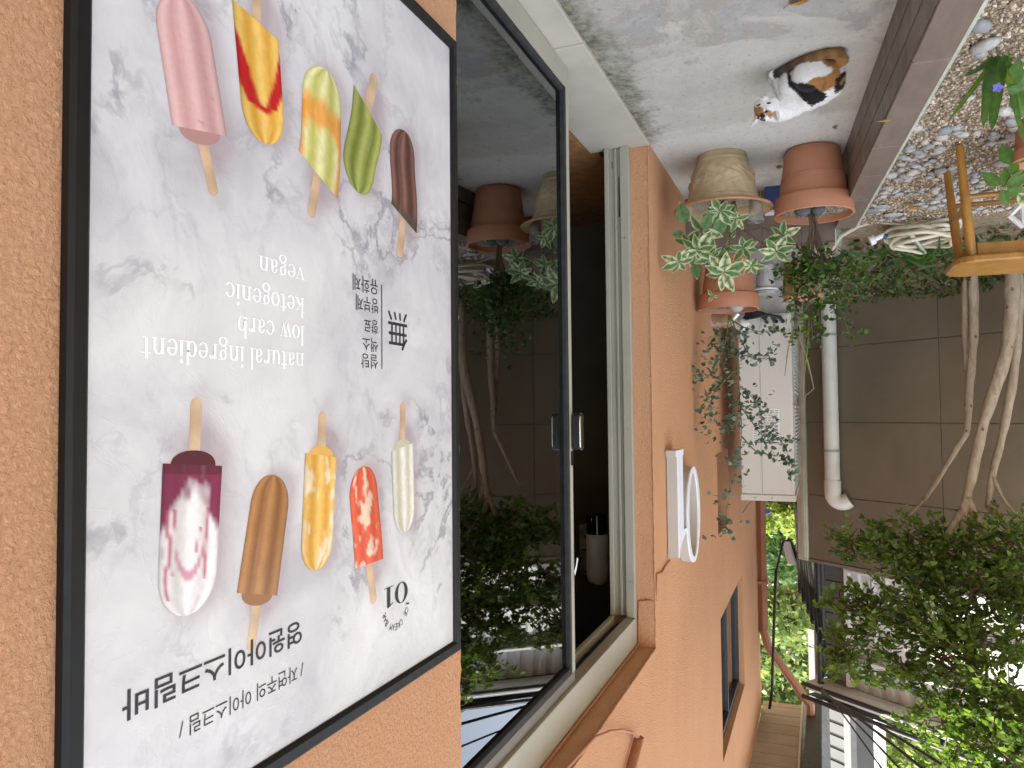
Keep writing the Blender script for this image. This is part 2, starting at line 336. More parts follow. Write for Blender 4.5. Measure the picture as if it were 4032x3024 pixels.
# second skin just inside the reveal edges: rough plaster arris
def arris(p0, p1, seed, up):
    r = random.Random(seed); n = 160; mb = MB(); p0 = np.array(p0); p1 = np.array(p1)
    pts = [p0 + (p1-p0)*i/n + np.array([r.uniform(-1,1)*.0012, r.uniform(-1,1)*.0012, 0])*(1 if up else 0) + (0 if up else 1)*np.array([0, r.uniform(-1,1)*.0012, r.uniform(-1,1)*.0012]) for i in range(n+1)]
    mb.tube(pts, [.0035*r.uniform(.7,1.5) for _ in pts], 6)
    return B(mb, 'plaster_edge', 'stucco', smooth=True)
arris((DX0, -.002, 0), (DX0, -.002, ZH), 1, True); arris((DX1, -.002, 0.0), (DX1, -.002, ZH), 2, True); arris((DX0, -.002, ZH), (DX1, -.002, ZH), 3, False)
def slab(x0, x1, yf): return MB().add([(x0,yf,ZE+.10),(x1,yf,ZE+.10),(x1,-3,5.5),(x0,-3,5.5),(x0,-5.6,ZE+.10),(x1,-5.6,ZE+.10),
      (x0,yf,ZE+.16),(x1,yf,ZE+.16),(x1,-3,5.56),(x0,-3,5.56),(x0,-5.6,ZE+.16),(x1,-5.6,ZE+.16)],
      [(0,3,2,1),(3,4,5,2),(6,7,8,9),(9,8,11,10),(0,1,7,6),(4,10,11,5),(1,2,8,7),(2,5,11,8),(0,6,9,3),(3,9,10,4)])
roof = B(slab(4.3, XC+.3, .62), 'roof', 'dark_trim')
B(slab(-3.4, 4.298, .03), 'front_roof', 'dark_trim', roof)
# eave: soffit boards running out from the wall, white edge strip, dark gutter
x = XC+.25; k = 0
sof0 = MB().box((0,0,0),(.118,.40,.02)).mesh('soffit_board', MAT['soffit'])
while x > 4.45:
    x -= .125
    o = bpy.data.objects.new('soffit_board', sof0); COL.objects.link(o); o.parent = roof; o.location = (x, .003, ZE+.002+(k%2)*.002); k += 1
B(MB().box((4.3,.405,ZE-.02),(XC+.3,.425,ZE+.09)), 'eave_strip', 'white_trim', roof)
gp = [(.43,.09),(.43,-.03),(.45,-.05),(.55,-.05),(.60,.02),(.60,.10),(.59,.10),(.585,.03),(.545,-.035),(.455,-.035),(.44,-.02),(.44,.09)]
gp = [(.43+(a_-.43)*1.5, b_*1.3) for a_, b_ in gp]
g = B(MB().prism(gp, (4.3,0,ZE), (0,1,0), (0,0,1), (XC+.32-4.3,0,0)), 'gutter', 'dark_trim', roof)
# orange downpipe with swan neck up to the gutter
dpx = 8.72
dp = B(MB().tube([(dpx,.05,0),(dpx,.05,3.55)], .048, 4).tube([(dpx,.05,3.52),(dpx,.10,3.70),(dpx,.42,4.15),(dpx,.50,4.25),(dpx,.50,4.40)], .046, 8), 'downpipe', 'orange_metal')
for z in (.8, 1.9, 3.0): B(MB().box((dpx-.06,.0,z),(dpx+.06,.112,z+.03)), 'pipe_clamp', 'orange_metal', dp)
# windows in the orange wall
def window(nm, w, dep, mull):
    x0, x1, z0, z1 = w; y = -dep
    f = MB()
    for a, b in (((x0,y-.05,z0),(x1,y,z0+.05)), ((x0,y-.05,z1-.05),(x1,y,z1)), ((x0,y-.05,z0+.05),(x0+.05,y,z1-.05)), ((x1-.05,y-.05,z0+.05),(x1,y,z1-.05))): f.box(a, b)
    wo = B(f, 'window', 'dark_trim')
    for i in range(mull):
        a = x0+.05+(x1-x0-.1)*i/mull; b = x0+.05+(x1-x0-.1)*(i+1)/mull
        B(MB().box((a+.004,y-.034,z0+.052),(b-.004,y-.028,z1-.052)), 'pane', 'glass', wo)
        if i: B(MB().box((a-.02,y-.045,z0+.05),(a+.02,y-.004,z1-.05)), 'mullion', 'dark_trim', wo)
    return wo
window('a', W1, .13, 1); window('b', W2, .045, 2)
B(MB().box((W2[0]-.0,-.044,W2[2]-.0),(W2[1],-.01,W2[2]+.012)), 'window_sill', 'stucco')
# two old cracks / pins on the stucco
B(MB().tube([at_y(2925,2020,.002), at_y(2945,1990,.002), at_y(2960,1975,.002)], .004, 5), 'wall_crack', 'alu_dark')

# ---- interior seen through the open leaf
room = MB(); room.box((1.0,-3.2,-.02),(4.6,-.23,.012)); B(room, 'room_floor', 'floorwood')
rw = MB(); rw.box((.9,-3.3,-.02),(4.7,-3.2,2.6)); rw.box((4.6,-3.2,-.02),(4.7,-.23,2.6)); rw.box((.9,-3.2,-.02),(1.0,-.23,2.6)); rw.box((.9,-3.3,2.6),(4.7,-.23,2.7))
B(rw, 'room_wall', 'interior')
# ---- cement sill of the doorway
B(MB().box((DX0+.002,-.262,-.05),(2.30,.004,.013)), 'door_sill', 'sill', bevel=.004)
B(MB().box((2.303,-.262,-.05),(DX1-.002,.006,.016)), 'door_sill', 'sill', bevel=.004)
# ---- sliding door
fr = MB()
fr.box((3.262,-.118,.017),(3.303,-.080,2.055)); fr.box((3.288,-.186,.017),(3.303,-.119,2.055))       # far jamb
fr.box((3.272,-.146,.017),(3.287,-.134,2.05)); fr.box((3.262,-.188,.017),(3.287,-.168,2.05))
fr.box((DX0+.002,-.125,2.056),(3.303,-.080,ZH-.002)); fr.box((DX0+.002,-.188,2.13),(3.303,-.126,ZH-.004))   # head
fr.box((DX0+.002,-.188,2.050),(3.261,-.168,2.088))
fr.box((DX0+.002,-.188,.017),(DX0+.05,-.080,2.055))
door = B(fr, 'sliding_door', 'alu', bevel=.0025)
B(MB().box((DX0+.052,-.166,2.089),(3.286,-.127,2.128)), 'track_gap_shade', 'black', door)  # solid black filler standing in for the shade inside the open head track
XS = 2.44                       # leading edge of the slid-open leaf
B(MB().box((DX0+.051,-.121,.017),(XS-.001,-.092,.092)), 'bottom_rail', 'alu', door, bevel=.002)
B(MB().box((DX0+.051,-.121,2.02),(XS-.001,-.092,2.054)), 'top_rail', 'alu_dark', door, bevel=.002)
B(MB().box((2.412,-.122,.093),(XS,-.090,2.019)), 'stile', 'alu', door, bevel=.002)
B(MB().box((DX0+.051,-.112,.112),(2.392,-.106,1.998)), 'glass_pane', 'glass', door)
B(MB().box((2.393,-.113,.093),(2.411,-.0905,2.019)), 'gasket', 'rubber', door, bevel=.003)
B(MB().box((DX0+.051,-.113,.093),(2.392,-.0915,.111)), 'gasket', 'rubber', door, bevel=.004)
B(MB().box((DX0+.051,-.113,1.999),(2.392,-.0915,2.019)), 'gasket', 'rubber', door, bevel=.003)
z0 = at_y(2252,1628,-.06)[2]; z1 = at_y(2252,1778,-.06)[2]
lk = B(MB().box((2.420,-.089,z0),(2.450,-.052,z1)), 'door_lock', 'lockblack', door, bevel=.008)
lk2 = MB()
B(MB().prism([(2.435+.0185*math.cos(a), (z0+z1)/2+(z1-z0)/2*1.02*math.copysign(abs(math.sin(a))**.35, math.sin(a))) for a in np.linspace(0, 2*PI, 33)[:-1]], (0,-.062,0), (1,0,0), (0,0,1), (0,.006,0)), 'lock_rim', 'steel', door, bevel=.003)
B(MB().box((2.417,-.0905,z1+.004),(2.434,-.087,z1+.05)), 'strike_plate', 'lockblack', door)
B(MB().add([at_y(2268,2225,-.089),at_y(2261,2250,-.089),at_y(2264,2268,-.089),at_y(2271,2240,-.088),at_y(2277,2200,-.086),at_y(2272,2195,-.087)], [(0,1,2,3,4,5)]), 'tape_scrap', 'paper', door)
B(MB().add([(3.2876,-.131,.14),(3.2876,-.127,.14),(3.2876,-.125,.32),(3.2876,-.132,.32)], [(0,1,2,3)]).add([(3.2876,-.160,.07),(3.2876,-.156,.07),(3.2876,-.156,.10),(3.2876,-.160,.10)],[(0,1,2,3)]), 'scuff_mark', 'black', door)
for z in (.42, 1.25, 1.9): B(MB().tube([(3.2615,-.1,z),(3.260,-.1,z)], .004, 8), 'screw', 'steel', door)

# ---- things in the room
def boxobj(x, y, z, sx, sy, sz, rot, label):
    o = empty('cardboard_box', (x,y,z), label, 'box', 'cardboard boxes stacked in the dark room'); o.rotation_euler[2] = rot
    MB().box((-sx/2,-sy/2,0),(sx/2,sy/2,sz)).build('carton', MAT['cardboard'], o, bevel=.004)
    MB().box((-sx/2+.004,-.025,sz+.0005),(sx/2-.004,.025,sz+.001)).build('tape', MAT['soffit'], o)
zz = .0135; hs = (.34,.30,.32,.24)
for i, (h, lb) in enumerate(zip(hs, ('brown cardboard box on the floor inside the open door, lowest of its stack', 'brown cardboard box second from the floor in the dark stack inside the door', 'brown cardboard box third from the floor in the dark stack inside the door', 'small brown cardboard box on top of the dark stack inside the door'))):
    boxobj(4.12+.02*(i%2), -.92, zz, .5-.05*(i==3), .42, h, .06*(-1)**i, lb); zz += h+.002
X = 3.92; a = at_x(2372, 2050, X); b_ = at_x(2372, 2300, X)
ds = empty('white_dispenser', (X, a[1]-.03, a[2]), 'white rounded dispenser with black top hanging inside the dark doorway', 'dispenser')
hh = b_[2]-a[2]
MB().lathe([(0,.07),(.055,.07),(.058,.09),(.058,hh-.05),(.05,hh-.012),(.03,hh),(0,hh)], n=28).build('body', MAT['nozzle'], ds, smooth=True)
MB().lathe([(0,-.03),(.05,-.03),(.052,-.01),(.052,.068),(0,.0685)], n=28).build('cap', MAT['lockblack'], ds, auto=40)
MB().box((-.02,-.09,.02),(.02,-.055,hh-.05)).build('bracket', MAT['steel'], ds)
lp = empty('pendant_lamp', (2.9,-1.5,1.78), 'small lit yellow pendant lamp glowing in the dark room behind the glass', 'lamp')
MB().lathe([(0,0),(.05,0),(.055,.006),(.05,.014),(0,.014)], n=24).build('bulb_disc', MAT['lamp_on'], lp)
MB().lathe([(.056,.015),(.06,.03),(.04,.07),(.006,.09)], n=24).build('lamp_shade', MAT['black'], lp, smooth=True)
MB().tube([(0,0,.09),(0,0,.82)], .003, 6).build('cord', MAT['black'], lp)

# ---- cables on the wall
pts = [at_y(2637,2206,.008), at_y(2622,2225,.006), at_y(2606,2254,.005), at_y(2585,2262,.004), (3.309,.003,1.985), (3.300,-.03,1.984), (3.299,-.070,1.988), (3.298,-.074,2.10), (3.296,-.073,2.166), (3.26,-.073,2.172), (2.9,-.074,2.173), (2.5,-.073,2.172), (2.1,-.074,2.173), (1.9,-.073,2.172)]
tag(MB().tube(pts, .0042, 8).build('sign_cable', MAT['wire_orange'], smooth=True), 'thin orange painted cable running from the white sign along the door frame', 'cable')
cc = empty('coiled_conduit', tuple(at_y(2510,2960,0)), 'orange ribbed spiral conduit and loose cable on the wall above the sliding door', 'conduit')
q = [(2.02,-.02,2.18)] + [tuple(at_y(px,py,Y)) for px,py,Y in ((2340,2905,.02),(2400,2880,.03),(2450,2874,.035),(2490,2885,.03),(2512,2905,.02))]
adopt(MB().tube(q, .005, 8).build('cable', MAT['wire_orange'], smooth=True), cc)
p0 = at_y(2516,2906,.022); p1 = p0 + (at_y(2480,3040,.022)-p0)*1.6; n = max(6, int(np.linalg.norm(p1-p0)/.0095)); helix = []
for i in range(n*12):
    tt = i/(n*12-1); a = 2*PI*i/12; helix.append(p0+(p1-p0)*tt+np.array([math.cos(a)*.016, math.sin(a)*.016, 0]))
adopt(MB().tube(helix, .0038, 5).build('spiral', MAT['wire_orange'], smooth=True), cc)

# ================================================================ CHANNEL LETTER SIGN  "01"
SD = .058
sg = empty('shop_sign', tuple(at_y(2690,1980,0)), 'white raised number sign reading 01 mounted on the orange wall', 'sign')
def S_(mb, name, mat, parent=sg, **k):
    o = mb.build(name, MAT[mat], None, **k); o.parent = parent; o.matrix_parent_inverse = Matrix.Translation(sg.location).inverted(); return o
za = at_y(2690,1768,SD)[2]; zb = at_y(2672,2203,SD)[2]
def ring2(cx, cz, rx, rz, tx, tz, n=72):
    o = [(cx+rx*math.cos(a), cz+rz*math.sin(a)) for a in np.linspace(0, 2*PI, n+1)[:-1]]
    i = [(cx+(rx-tx)*math.cos(a), cz+(rz-tz)*math.sin(a)) for a in np.linspace(0, 2*PI, n+1)[:-1]]; return o, i
def ringsolid(mb, o, i, y0, y1):
    n = len(o); vs = [(a,y0,b) for a,b in o]+[(a,y0,b) for a,b in i]+[(a,y1,b) for a,b in o]+[(a,y1,b) for a,b in i]; fs = []
    for k in range(n):
        l = (k+1) % n
        fs += [(k,l,l+2*n,k+2*n), (n+k,n+k+2*n,n+l+2*n,n+l), (2*n+k,2*n+l,3*n+l,3*n+k), (k,n+k,n+l,l)]
    return mb.add(vs, fs)
xL = at_y(2757,2000,SD)[0]; xR = at_y(2706,2000,SD)[0]; c0 = (xL+xR)/2; zc0 = (at_y(2728,1838,SD)[2]+at_y(2738,2210,SD)[2])/2
rz = (at_y(2738,2210,SD)[2]-at_y(2728,1838,SD)[2])/2
o_, i_ = ring2(c0, zc0, (xL-xR)/2, rz, .062, .028)
S_(ringsolid(MB(), o_, i_, .004, SD-.007), 'digit_zero', 'letter_side', auto=35)
z0_ = S_(ringsolid(MB(), o_, i_, SD-.0065, SD), 'digit_zero_face', 'white_acrylic', auto=35)
# "1": stem, foot serif, swept flag towards the zero (left of the digit = +X)
xs = at_y(2690,1900,SD)[0]; xr = at_y(2672,1900,SD)[0]
tipp = at_y(2707,2084,SD); xt, zt_ = tipp[0], tipp[2]
one = [(xr,za+.028),(xr,zb),(xr+.004,zb)]
one += [(xr+.004+(xt-xr-.004)*t_**1.7, zb-(zb-zt_)*t_**.72) for t_ in np.linspace(.08,1,12)]
one += [(xt,zt_-.010),(xs,zt_-.014),(xs,za+.028),(xs+.025,za+.028),(xs+.025,za),(xr-.025,za),(xr-.025,za+.028)]
S_(MB().prism(one, (0,.004,0), (1,0,0), (0,0,1), (0,SD-.011,0)), 'digit_one', 'letter_side')
S_(MB().prism(one, (0,SD-.0065,0), (1,0,0), (0,0,1), (0,.0065,0)), 'digit_one_face', 'white_acrylic')
# ================================================================ FRAMED POSTER
PX1, PX0, PZ0, PZ1 = 1.347, .541, .451, 1.615       # sheet: left edge (far) .. right edge (near), bottom .. top
PY = .0075
SW, SH = PX1-PX0, PZ1-PZ0
poster = empty('framed_poster', ((PX0+PX1)/2, 0, PZ0), 'framed marble print advertising fruit ice bars on the orange wall', 'poster')
def Pp(mb, name, mat, parent=poster, **k):
    o = mb.build(name, mat, None, **k); o.parent = parent
    o.matrix_parent_inverse = Matrix.Translation(poster.location).inverted() if parent is poster else Matrix.Identity(4); return o
# black frame: four mitred rails with a bevelled front
FO, FI = .022, .002
prof = [(0,.0005),(0,.010),(.0045,.0145),(.0185,.0145),(.0215,.0125),(.024,.0095),(.024,.0005)]     # (distance in from the outer edge, y)
ox0, ox1, oz0, oz1 = PX0-FO, PX1+FO, PZ0-FO, PZ1+FO
def rail(a):
    mb = MB(); n = len(prof); vs = []
    for end in (0, 1):
        for d, y in prof:
            if a == 'bottom': vs.append(((ox0+d) if end == 0 else (ox1-d), y, oz0+d))
            if a == 'top': vs.append(((ox0+d) if end == 0 else (ox1-d), y, oz1-d))
            if a == 'near': vs.append((ox0+d, y, (oz0+d) if end == 0 else (oz1-d)))
            if a == 'far': vs.append((ox1-d, y, (oz0+d) if end == 0 else (oz1-d)))
    mb.add(vs, [(i,(i+1)%n,(i+1)%n+n,i+n) for i in range(n)] + [tuple(range(n)), tuple(range(2*n-1,n-1,-1))])
    o = Pp(mb, 'frame_rail', MAT['blackframe']); bm = bmesh.new(); bm.from_mesh(o.data); bmesh.ops.recalc_face_normals(bm, faces=bm.faces); bm.to_mesh(o.data); bm.free(); return o
for a in ('bottom','top','near','far'): rail(a)

def uv(px, py, k=1.8228):      # picture position (2212-wide view) -> position on the sheet, u to the reader's right, v up
    p = at_y(px*k, py*k, PY); return np.array([PX1-p[0], p[2]-PZ0])
def uv1(x, y): return uv(x*.934, y*.934, 1.0)          # coordinates in the two enlarged views
def uv2(x, y): return uv(x*.9486, 1450+y*.9486, 1.0)
def sheet_pt(u, v, lift): return (PX1-u, PY+lift, PZ0+v)

# --- marble sheet with the printed soft shadows under the ice bars (an attribute on a grid) and procedural veins
POPS = [  # body end A (rounded), body end B (stick side), half width px at middle, stick end, kind
 ('pink',   (386,-14), (433,283), 56, (463,424), 11),
 ('mango',  (574,312), (553,44), 44, (557,-30), 9),
 ('melon',  (706,153), (686,378), 40, (671,470), 9),
 ('kiwi',   (773,416), (793,236), 32, (811,162), 8),
 ('choco',  (873,282), (871,472), 26, (862,556), 7),
 ('berry',  (403,1330), (418,1004), 63, (425,858), 13),
 ('caramel',(592,1026), (556,1284), 42, (541,1408), 10),
 ('orange', (682,1232), (694,984), 34, (697,888), 9),
 ('straw',  (783,1008), (797,1218), 30, (808,1304), 7),
 ('cream',  (874,1150), (869,966), 23, (870,868), 6)]
pops = []
for k, A, B_, hw, S, sw in POPS:
    a, b, s_ = uv(*A), uv(*B_), uv(*S); mid = ((A[0]+B_[0])/2, (A[1]+B_[1])/2)
    w = np.linalg.norm(uv(mid[0]-hw, mid[1])-uv(mid[0]+hw, mid[1]))/2; ws = np.linalg.norm(uv(S[0]-sw, S[1])-uv(S[0]+sw, S[1]))/2
    pops.append((k, a, b, s_, w, ws))
NU, NV = 150, 216
gu, gv = np.meshgrid(np.linspace(0, SW, NU), np.linspace(0, SH, NV))
sh = np.zeros_like(gu)
def segd(a, b):
    d = b-a; L = d@d; tt = np.clip(((gu-a[0])*d[0]+(gv-a[1])*d[1])/L, 0, 1); return np.hypot(gu-a[0]-d[0]*tt, gv-a[1]-d[1]*tt)
off = np.array([-.016, -.004])
for k, a, b, s_, w, ws in pops:
    d = (b-a)/np.linalg.norm(b-a)
    sh += .62*np.clip(1-(segd(a+d*w*.8+off, b+off)-w*.75)/(w*.75), 0, 1)**1.7 + .25*np.clip(1-(segd(b+off*.6, s_+off*.6)-ws)/(ws*2.2), 0, 1)**1.5
sh = np.clip(sh, 0, .85)
V = np.stack([PX1-gu.ravel(), np.full(gu.size, PY), PZ0+gv.ravel()], 1)
idx = np.arange(NU*NV).reshape(NV, NU); F = np.stack([idx[:-1,:-1], idx[1:,:-1], idx[1:,1:], idx[:-1,1:]], -1).reshape(-1, 4)
t = NT('marble_print'); at = t.attr(); warp = t.mix(.16, t.co(), t.noise(3.2, 5, .6, color=True), 'ADD')
def veins(scale, lo, hi, w): 
    n = t.noise(scale, 7, .62, .35, vec=warp); r = t.math('ABSOLUTE', t.math('SUBTRACT', n, .5)); return t.ramp(r, [(lo, 1.), (hi, 0.)])
v1 = veins(2.6, .003, .022, 1); v2 = veins(6.2, .002, .03, 1); br = t.ramp(t.noise(4.2, 4), [(.46, 0.), (.60, 1.)])
cl = t.noise(4.5, 6, .6, .4, vec=warp)
c = t.ramp(cl, [(.30, (.45,.435,.455)), (.48, (.58,.565,.575)), (.66, (.67,.66,.65))])
c = t.mix(t.math('MULTIPLY', t.math('MULTIPLY', v1, br), .62), c, (.17,.175,.21))
c = t.mix(t.math('MULTIPLY', t.math('MULTIPLY', v2, br), .30), c, (.26,.265,.31))
c = t.mix(at, c, (.36,.285,.30))
t.set(color=c, rough=t.ramp(t.noise(6, 5), [(.35,.12),(.65,.26)]), spec=.5)
crease = t.noise(5, 3, .5, 1.2); fine = t.noise(28, 4, .6)
pz = t.xyz(); fold = lambda z0, m_: t.math('MINIMUM', t.math('ABSOLUTE', t.math('SUBTRACT', pz[2], t.math('ADD', z0, t.math('MULTIPLY', pz[0], m_)))), .12)
h = t.math('ADD', t.math('MULTIPLY', crease, .8), t.math('MULTIPLY', fine, .06))
for z0, m_ in ((1.02, .02), (1.22, -.03), (.78, -.05)): h = t.math('ADD', h, t.math('MULTIPLY', fold(z0, m_), 1.3))
wr = t.noise(9, 5, .6, 2.0); h = t.math('ADD', h, t.math('MULTIPLY', t.ramp(t.math('ABSOLUTE', t.math('SUBTRACT', wr, .5)), [(0., 1.), (.02, 0.)]), .025))
t.bump(h, .38, .012); MAT['marble'] = t.m
sheet = npmesh('printed_sheet', V, F, MAT['marble'], tint=np.repeat(sh.ravel()[:, None], 3, 1)); sheet.parent = poster
sheet.matrix_parent_inverse = Matrix.Translation(poster.location).inverted()
sheet['label'] = 'white and grey marble print with folds under clear film'

# --- ice bars printed on the sheet
t = NT('ice_print'); at = t.attr(); t.set(color=t.mix(1., at, t.ramp(t.noise(160, 3), [(.25,.95),(.75,1.04)]), 'MULTIPLY'), rough=.2, spec=.5)
t.bump(t.noise(30, 4), .12, .004); MAT['print'] = t.m
def fbm(x, y, s):
    return sum(mnoise.noise(Vector((x*2**o, y*2**o, s)))/(1.6**o) for o in range(3))
def col_of(kind, s, q, L):     # s: 0 rounded end .. 1 stick end, q: -1..1 across
    rid = .5+.5*math.cos(q*PI*2.35); edge = max(0, abs(q)-.72)/.28
    shd = 1-.38*edge**2-.16*(1-rid)*(abs(q) < .8) - .10*q; n = fbm(q*1.6, s*3.2, (sum(map(ord, kind)) % 17)); n2 = fbm(q*5, s*11, 3.3)
    mixc = lambda a, b, f: np.array(a)*(1-f)+np.array(b)*f
    st = lambda x, a, b: min(1, max(0, (x-a)/(b-a)))
    if kind == 'pink': c = mixc((.62,.34,.33), (.70,.45,.43), rid); c = mixc(c, (.45,.21,.18), .6*st(n2, .8, .95))
    elif kind == 'mango':
        c = mixc((.74,.38,.045), (.80,.52,.14), rid); q0 = .22+.80*(max(0,s-.27)/.40)**.65
        loop = abs(abs(q+.05)-q0)*(1.15 if q < 0 else .9) if s > .30 else math.hypot(q*.75, (.33-s)*4.5)
        c = mixc((.52,.018,.02), c, st(loop+.14*n+1.2*max(0,s-.78), .24, .38))
    elif kind == 'melon':
        c = mixc((.55,.52,.13), (.74,.70,.36), rid); c = mixc(c, (.80,.32,.05), .85*st(.20-abs(s-.42-.10*q*q+.08*n)-.0, .03, .13)); c = mixc(c, (.80,.33,.06), .8*st(abs(q)+.2*n-.1*(s<.4), .72, .9)*(s > .42))
    elif kind == 'kiwi': c = mixc((.19,.225,.035), (.37,.40,.11), rid)
    elif kind == 'choco': c = mixc((.105,.045,.035), (.24,.115,.095), rid**2); c = mixc(c, (.10,.065,.05), st(s, .84, .94))
    elif kind == 'berry':
        c = mixc((.70,.66,.64), (.80,.77,.76), rid); top = 1-s; x = st(.40-top-.28*(1-abs(q)**1.6)*1.0+.16*n+.05, -.05, .07); c = mixc(c, (.20,.02,.075), x)
        if top < .06: c = mixc(c, (.11,.012,.035), .9)
        for qq, t0, t1, w_ in ((-.55,.3,.78,.07),(.62,.3,.72,.06),(.80,.3,.88,.05),(-.30,.42,.60,.05)):
            if t0 < top < t1: c = mixc(c, (.46,.05,.13), .85*st(w_-abs(q-qq-.05*math.sin(top*14)), 0, w_*.5))
        c = mixc(c, (.55,.16,.26), .8*st(.05-abs(top-.56-.18*(1-(q/.5)**2)*1.0), 0, .03)*(abs(q) < .5))
    elif kind == 'caramel': c = mixc((.26,.105,.035), (.42,.20,.075), rid)
    elif kind == 'orange': c = mixc((.72,.36,.045), (.80,.50,.14), rid); c = mixc(c, (.82,.70,.48), st(n, .18, .5)*.9)
    elif kind == 'straw': c = mixc((.68,.075,.035), (.74,.12,.06), rid); c = mixc(c, (.80,.58,.42), st(n+.35*(1-abs(q))-.25, .12, .35))
    else: c = mixc((.60,.58,.44), (.76,.75,.66), rid)
    hl = max(0, 1-abs(q+.30)/.07)+.6*max(0, 1-abs(q-.38)/.06); return np.clip(c*shd*(1+.10*max(0, .4-abs(q+.25)))*(1+.10*n2*(kind != 'pink'))+.10*hl*(.4+.6*max(0, n+.3)), 0, 1)
def pop(kind, a, b, s_, w, ws, z):
    root = MB(); d = b-a; L = np.linalg.norm(d); d = d/L; e = np.array([-d[1], d[0]])     # e: across
    n, m = 70, 18; slant = {'mango': .30, 'melon': .34, 'kiwi': .42, 'choco': .36, 'cream': -.12, 'straw': .12}.get(kind, .05)
    vs = []; cs = []
    skew = {'melon': -.4, 'kiwi': .55, 'choco': -.6, 'straw': -.2}.get(kind, 0)
    for i in range(n+1):
        s = i/n
        for j in range(m+1):
            q = -1+2*j/m; l = s*L
            hw = w*(math.sqrt(max(0, 1-(1-min(1, l/(w*1.05)))**2))*.985+.015)*(.97+.05*s)
            cut = (slant*w*q*.95)*s**5
            bend = skew*w*(math.sin(s*2*PI*.9)*.35)
            p = a + d*(l+cut) + e*(hw*q+bend*.55); vs.append(sheet_pt(*p, z)); cs.append(col_of(kind, s, q, L))
    fs = [(i*(m+1)+j, i*(m+1)+j+1, (i+1)*(m+1)+j+1, (i+1)*(m+1)+j) for i in range(n) for j in range(m)]
    mb = MB(); mb.v = vs; mb.f = fs; mb.c = [tuple(c) for c in cs]
    o = Pp(mb, 'printed_ice_bar', MAT['print'])
    # short neck and wooden stick, sub-parts of the printed bar
    ds = s_-b; ls = np.linalg.norm(ds); ds = ds/ls; es = np.array([-ds[1], ds[0]]); sb = MB(); k = 24
    if kind in ('pink','berry','caramel','orange','cream'):
        nb = [sheet_pt(*(b+e*w*.78*math.cos(q)+d*(w*.42*math.sin(q)**.8-.002)), z-.00015) for q in np.linspace(0, PI, 14)]
        cn = {'pink':(.42,.23,.21),'berry':(.075,.01,.025),'caramel':(.27,.11,.04),'orange':(.70,.40,.10),'cream':(.52,.50,.36)}[kind]
        nk = MB().add(nb, [tuple(range(14))], cn); q_ = nk.build('printed_neck', MAT['print'], o)
    for i in range(k+1):
        f = i/k; l = f*(ls+.006)-.006; h = ws*(1 if l < ls-ws else math.sqrt(max(0, 1-((l-ls+ws)/ws)**2)))*(.9+.1*f)
        g = .93+.10*math.sin(f*9+len(kind))
        for q in (-1, 0, 1): sb.v.append(sheet_pt(*(b+ds*l+es*h*q), z-.0003)); sb.c.append((.60*g*(1-.1*(q==1)), .42*g*(1-.12*(q==1)), .27*g*(1-.14*(q==1))))
    sb.f = [(i*3+j, i*3+j+1, (i+1)*3+j+1, (i+1)*3+j) for i in range(k) for j in range(2)]
    sb.build('printed_stick', MAT['print'], o)
for i, (k, a, b, s_, w, ws) in enumerate(pops): pop(k, a, b, s_, w, ws, .0005)

# --- lettering
t = NT('white_ink'); t.set(color=(.93,.93,.93), rough=.25); MAT['wink'] = t.m
t = NT('grey_ink'); t.set(color=t.ramp(t.noise(90, 4), [(.3,(.022,.021,.026)),(.7,(.045,.042,.05))]), rough=.4, spec=.25); MAT['gink'] = t.m
class Pen:          # a small serif alphabet from straight and curved strokes, x-height 1
    T, S_ = .19, .065
    def __init__(s): s.q = []
    def rect(s, x0, y0, x1, y1): s.q.append([(x0,y0),(x1,y0),(x1,y1),(x0,y1)])
    def quad(s, *p): s.q.append(list(p))
    def ring(s, cx, cy, rx, ry, a0=0, a1=360, t=None, th=None, n=28):
        t = t or s.T; th = th or s.S_
        for i in range(n):
            A, B2 = (R(a0+(a1-a0)*k/n) for k in (i, i+1))
            s.q.append([(cx+rx*math.cos(A), cy+ry*math.sin(A)), (cx+rx*math.cos(B2), cy+ry*math.sin(B2)), (cx+(rx-t)*math.cos(B2), cy+(ry-th)*math.sin(B2)), (cx+(rx-t)*math.cos(A), cy+(ry-th)*math.sin(A))])
    def stem(s, x, y0, y1, foot=True, head=True):
        T = s.T; s.rect(x, y0, x+T, y1)
        if foot: s.rect(x-.10, y0, x+T+.10, y0+.06)
        if head: s.quad((x-.12,y1-.10), (x+.01,y1-.06), (x+T,y1), (x+T-.04,y1+.02))
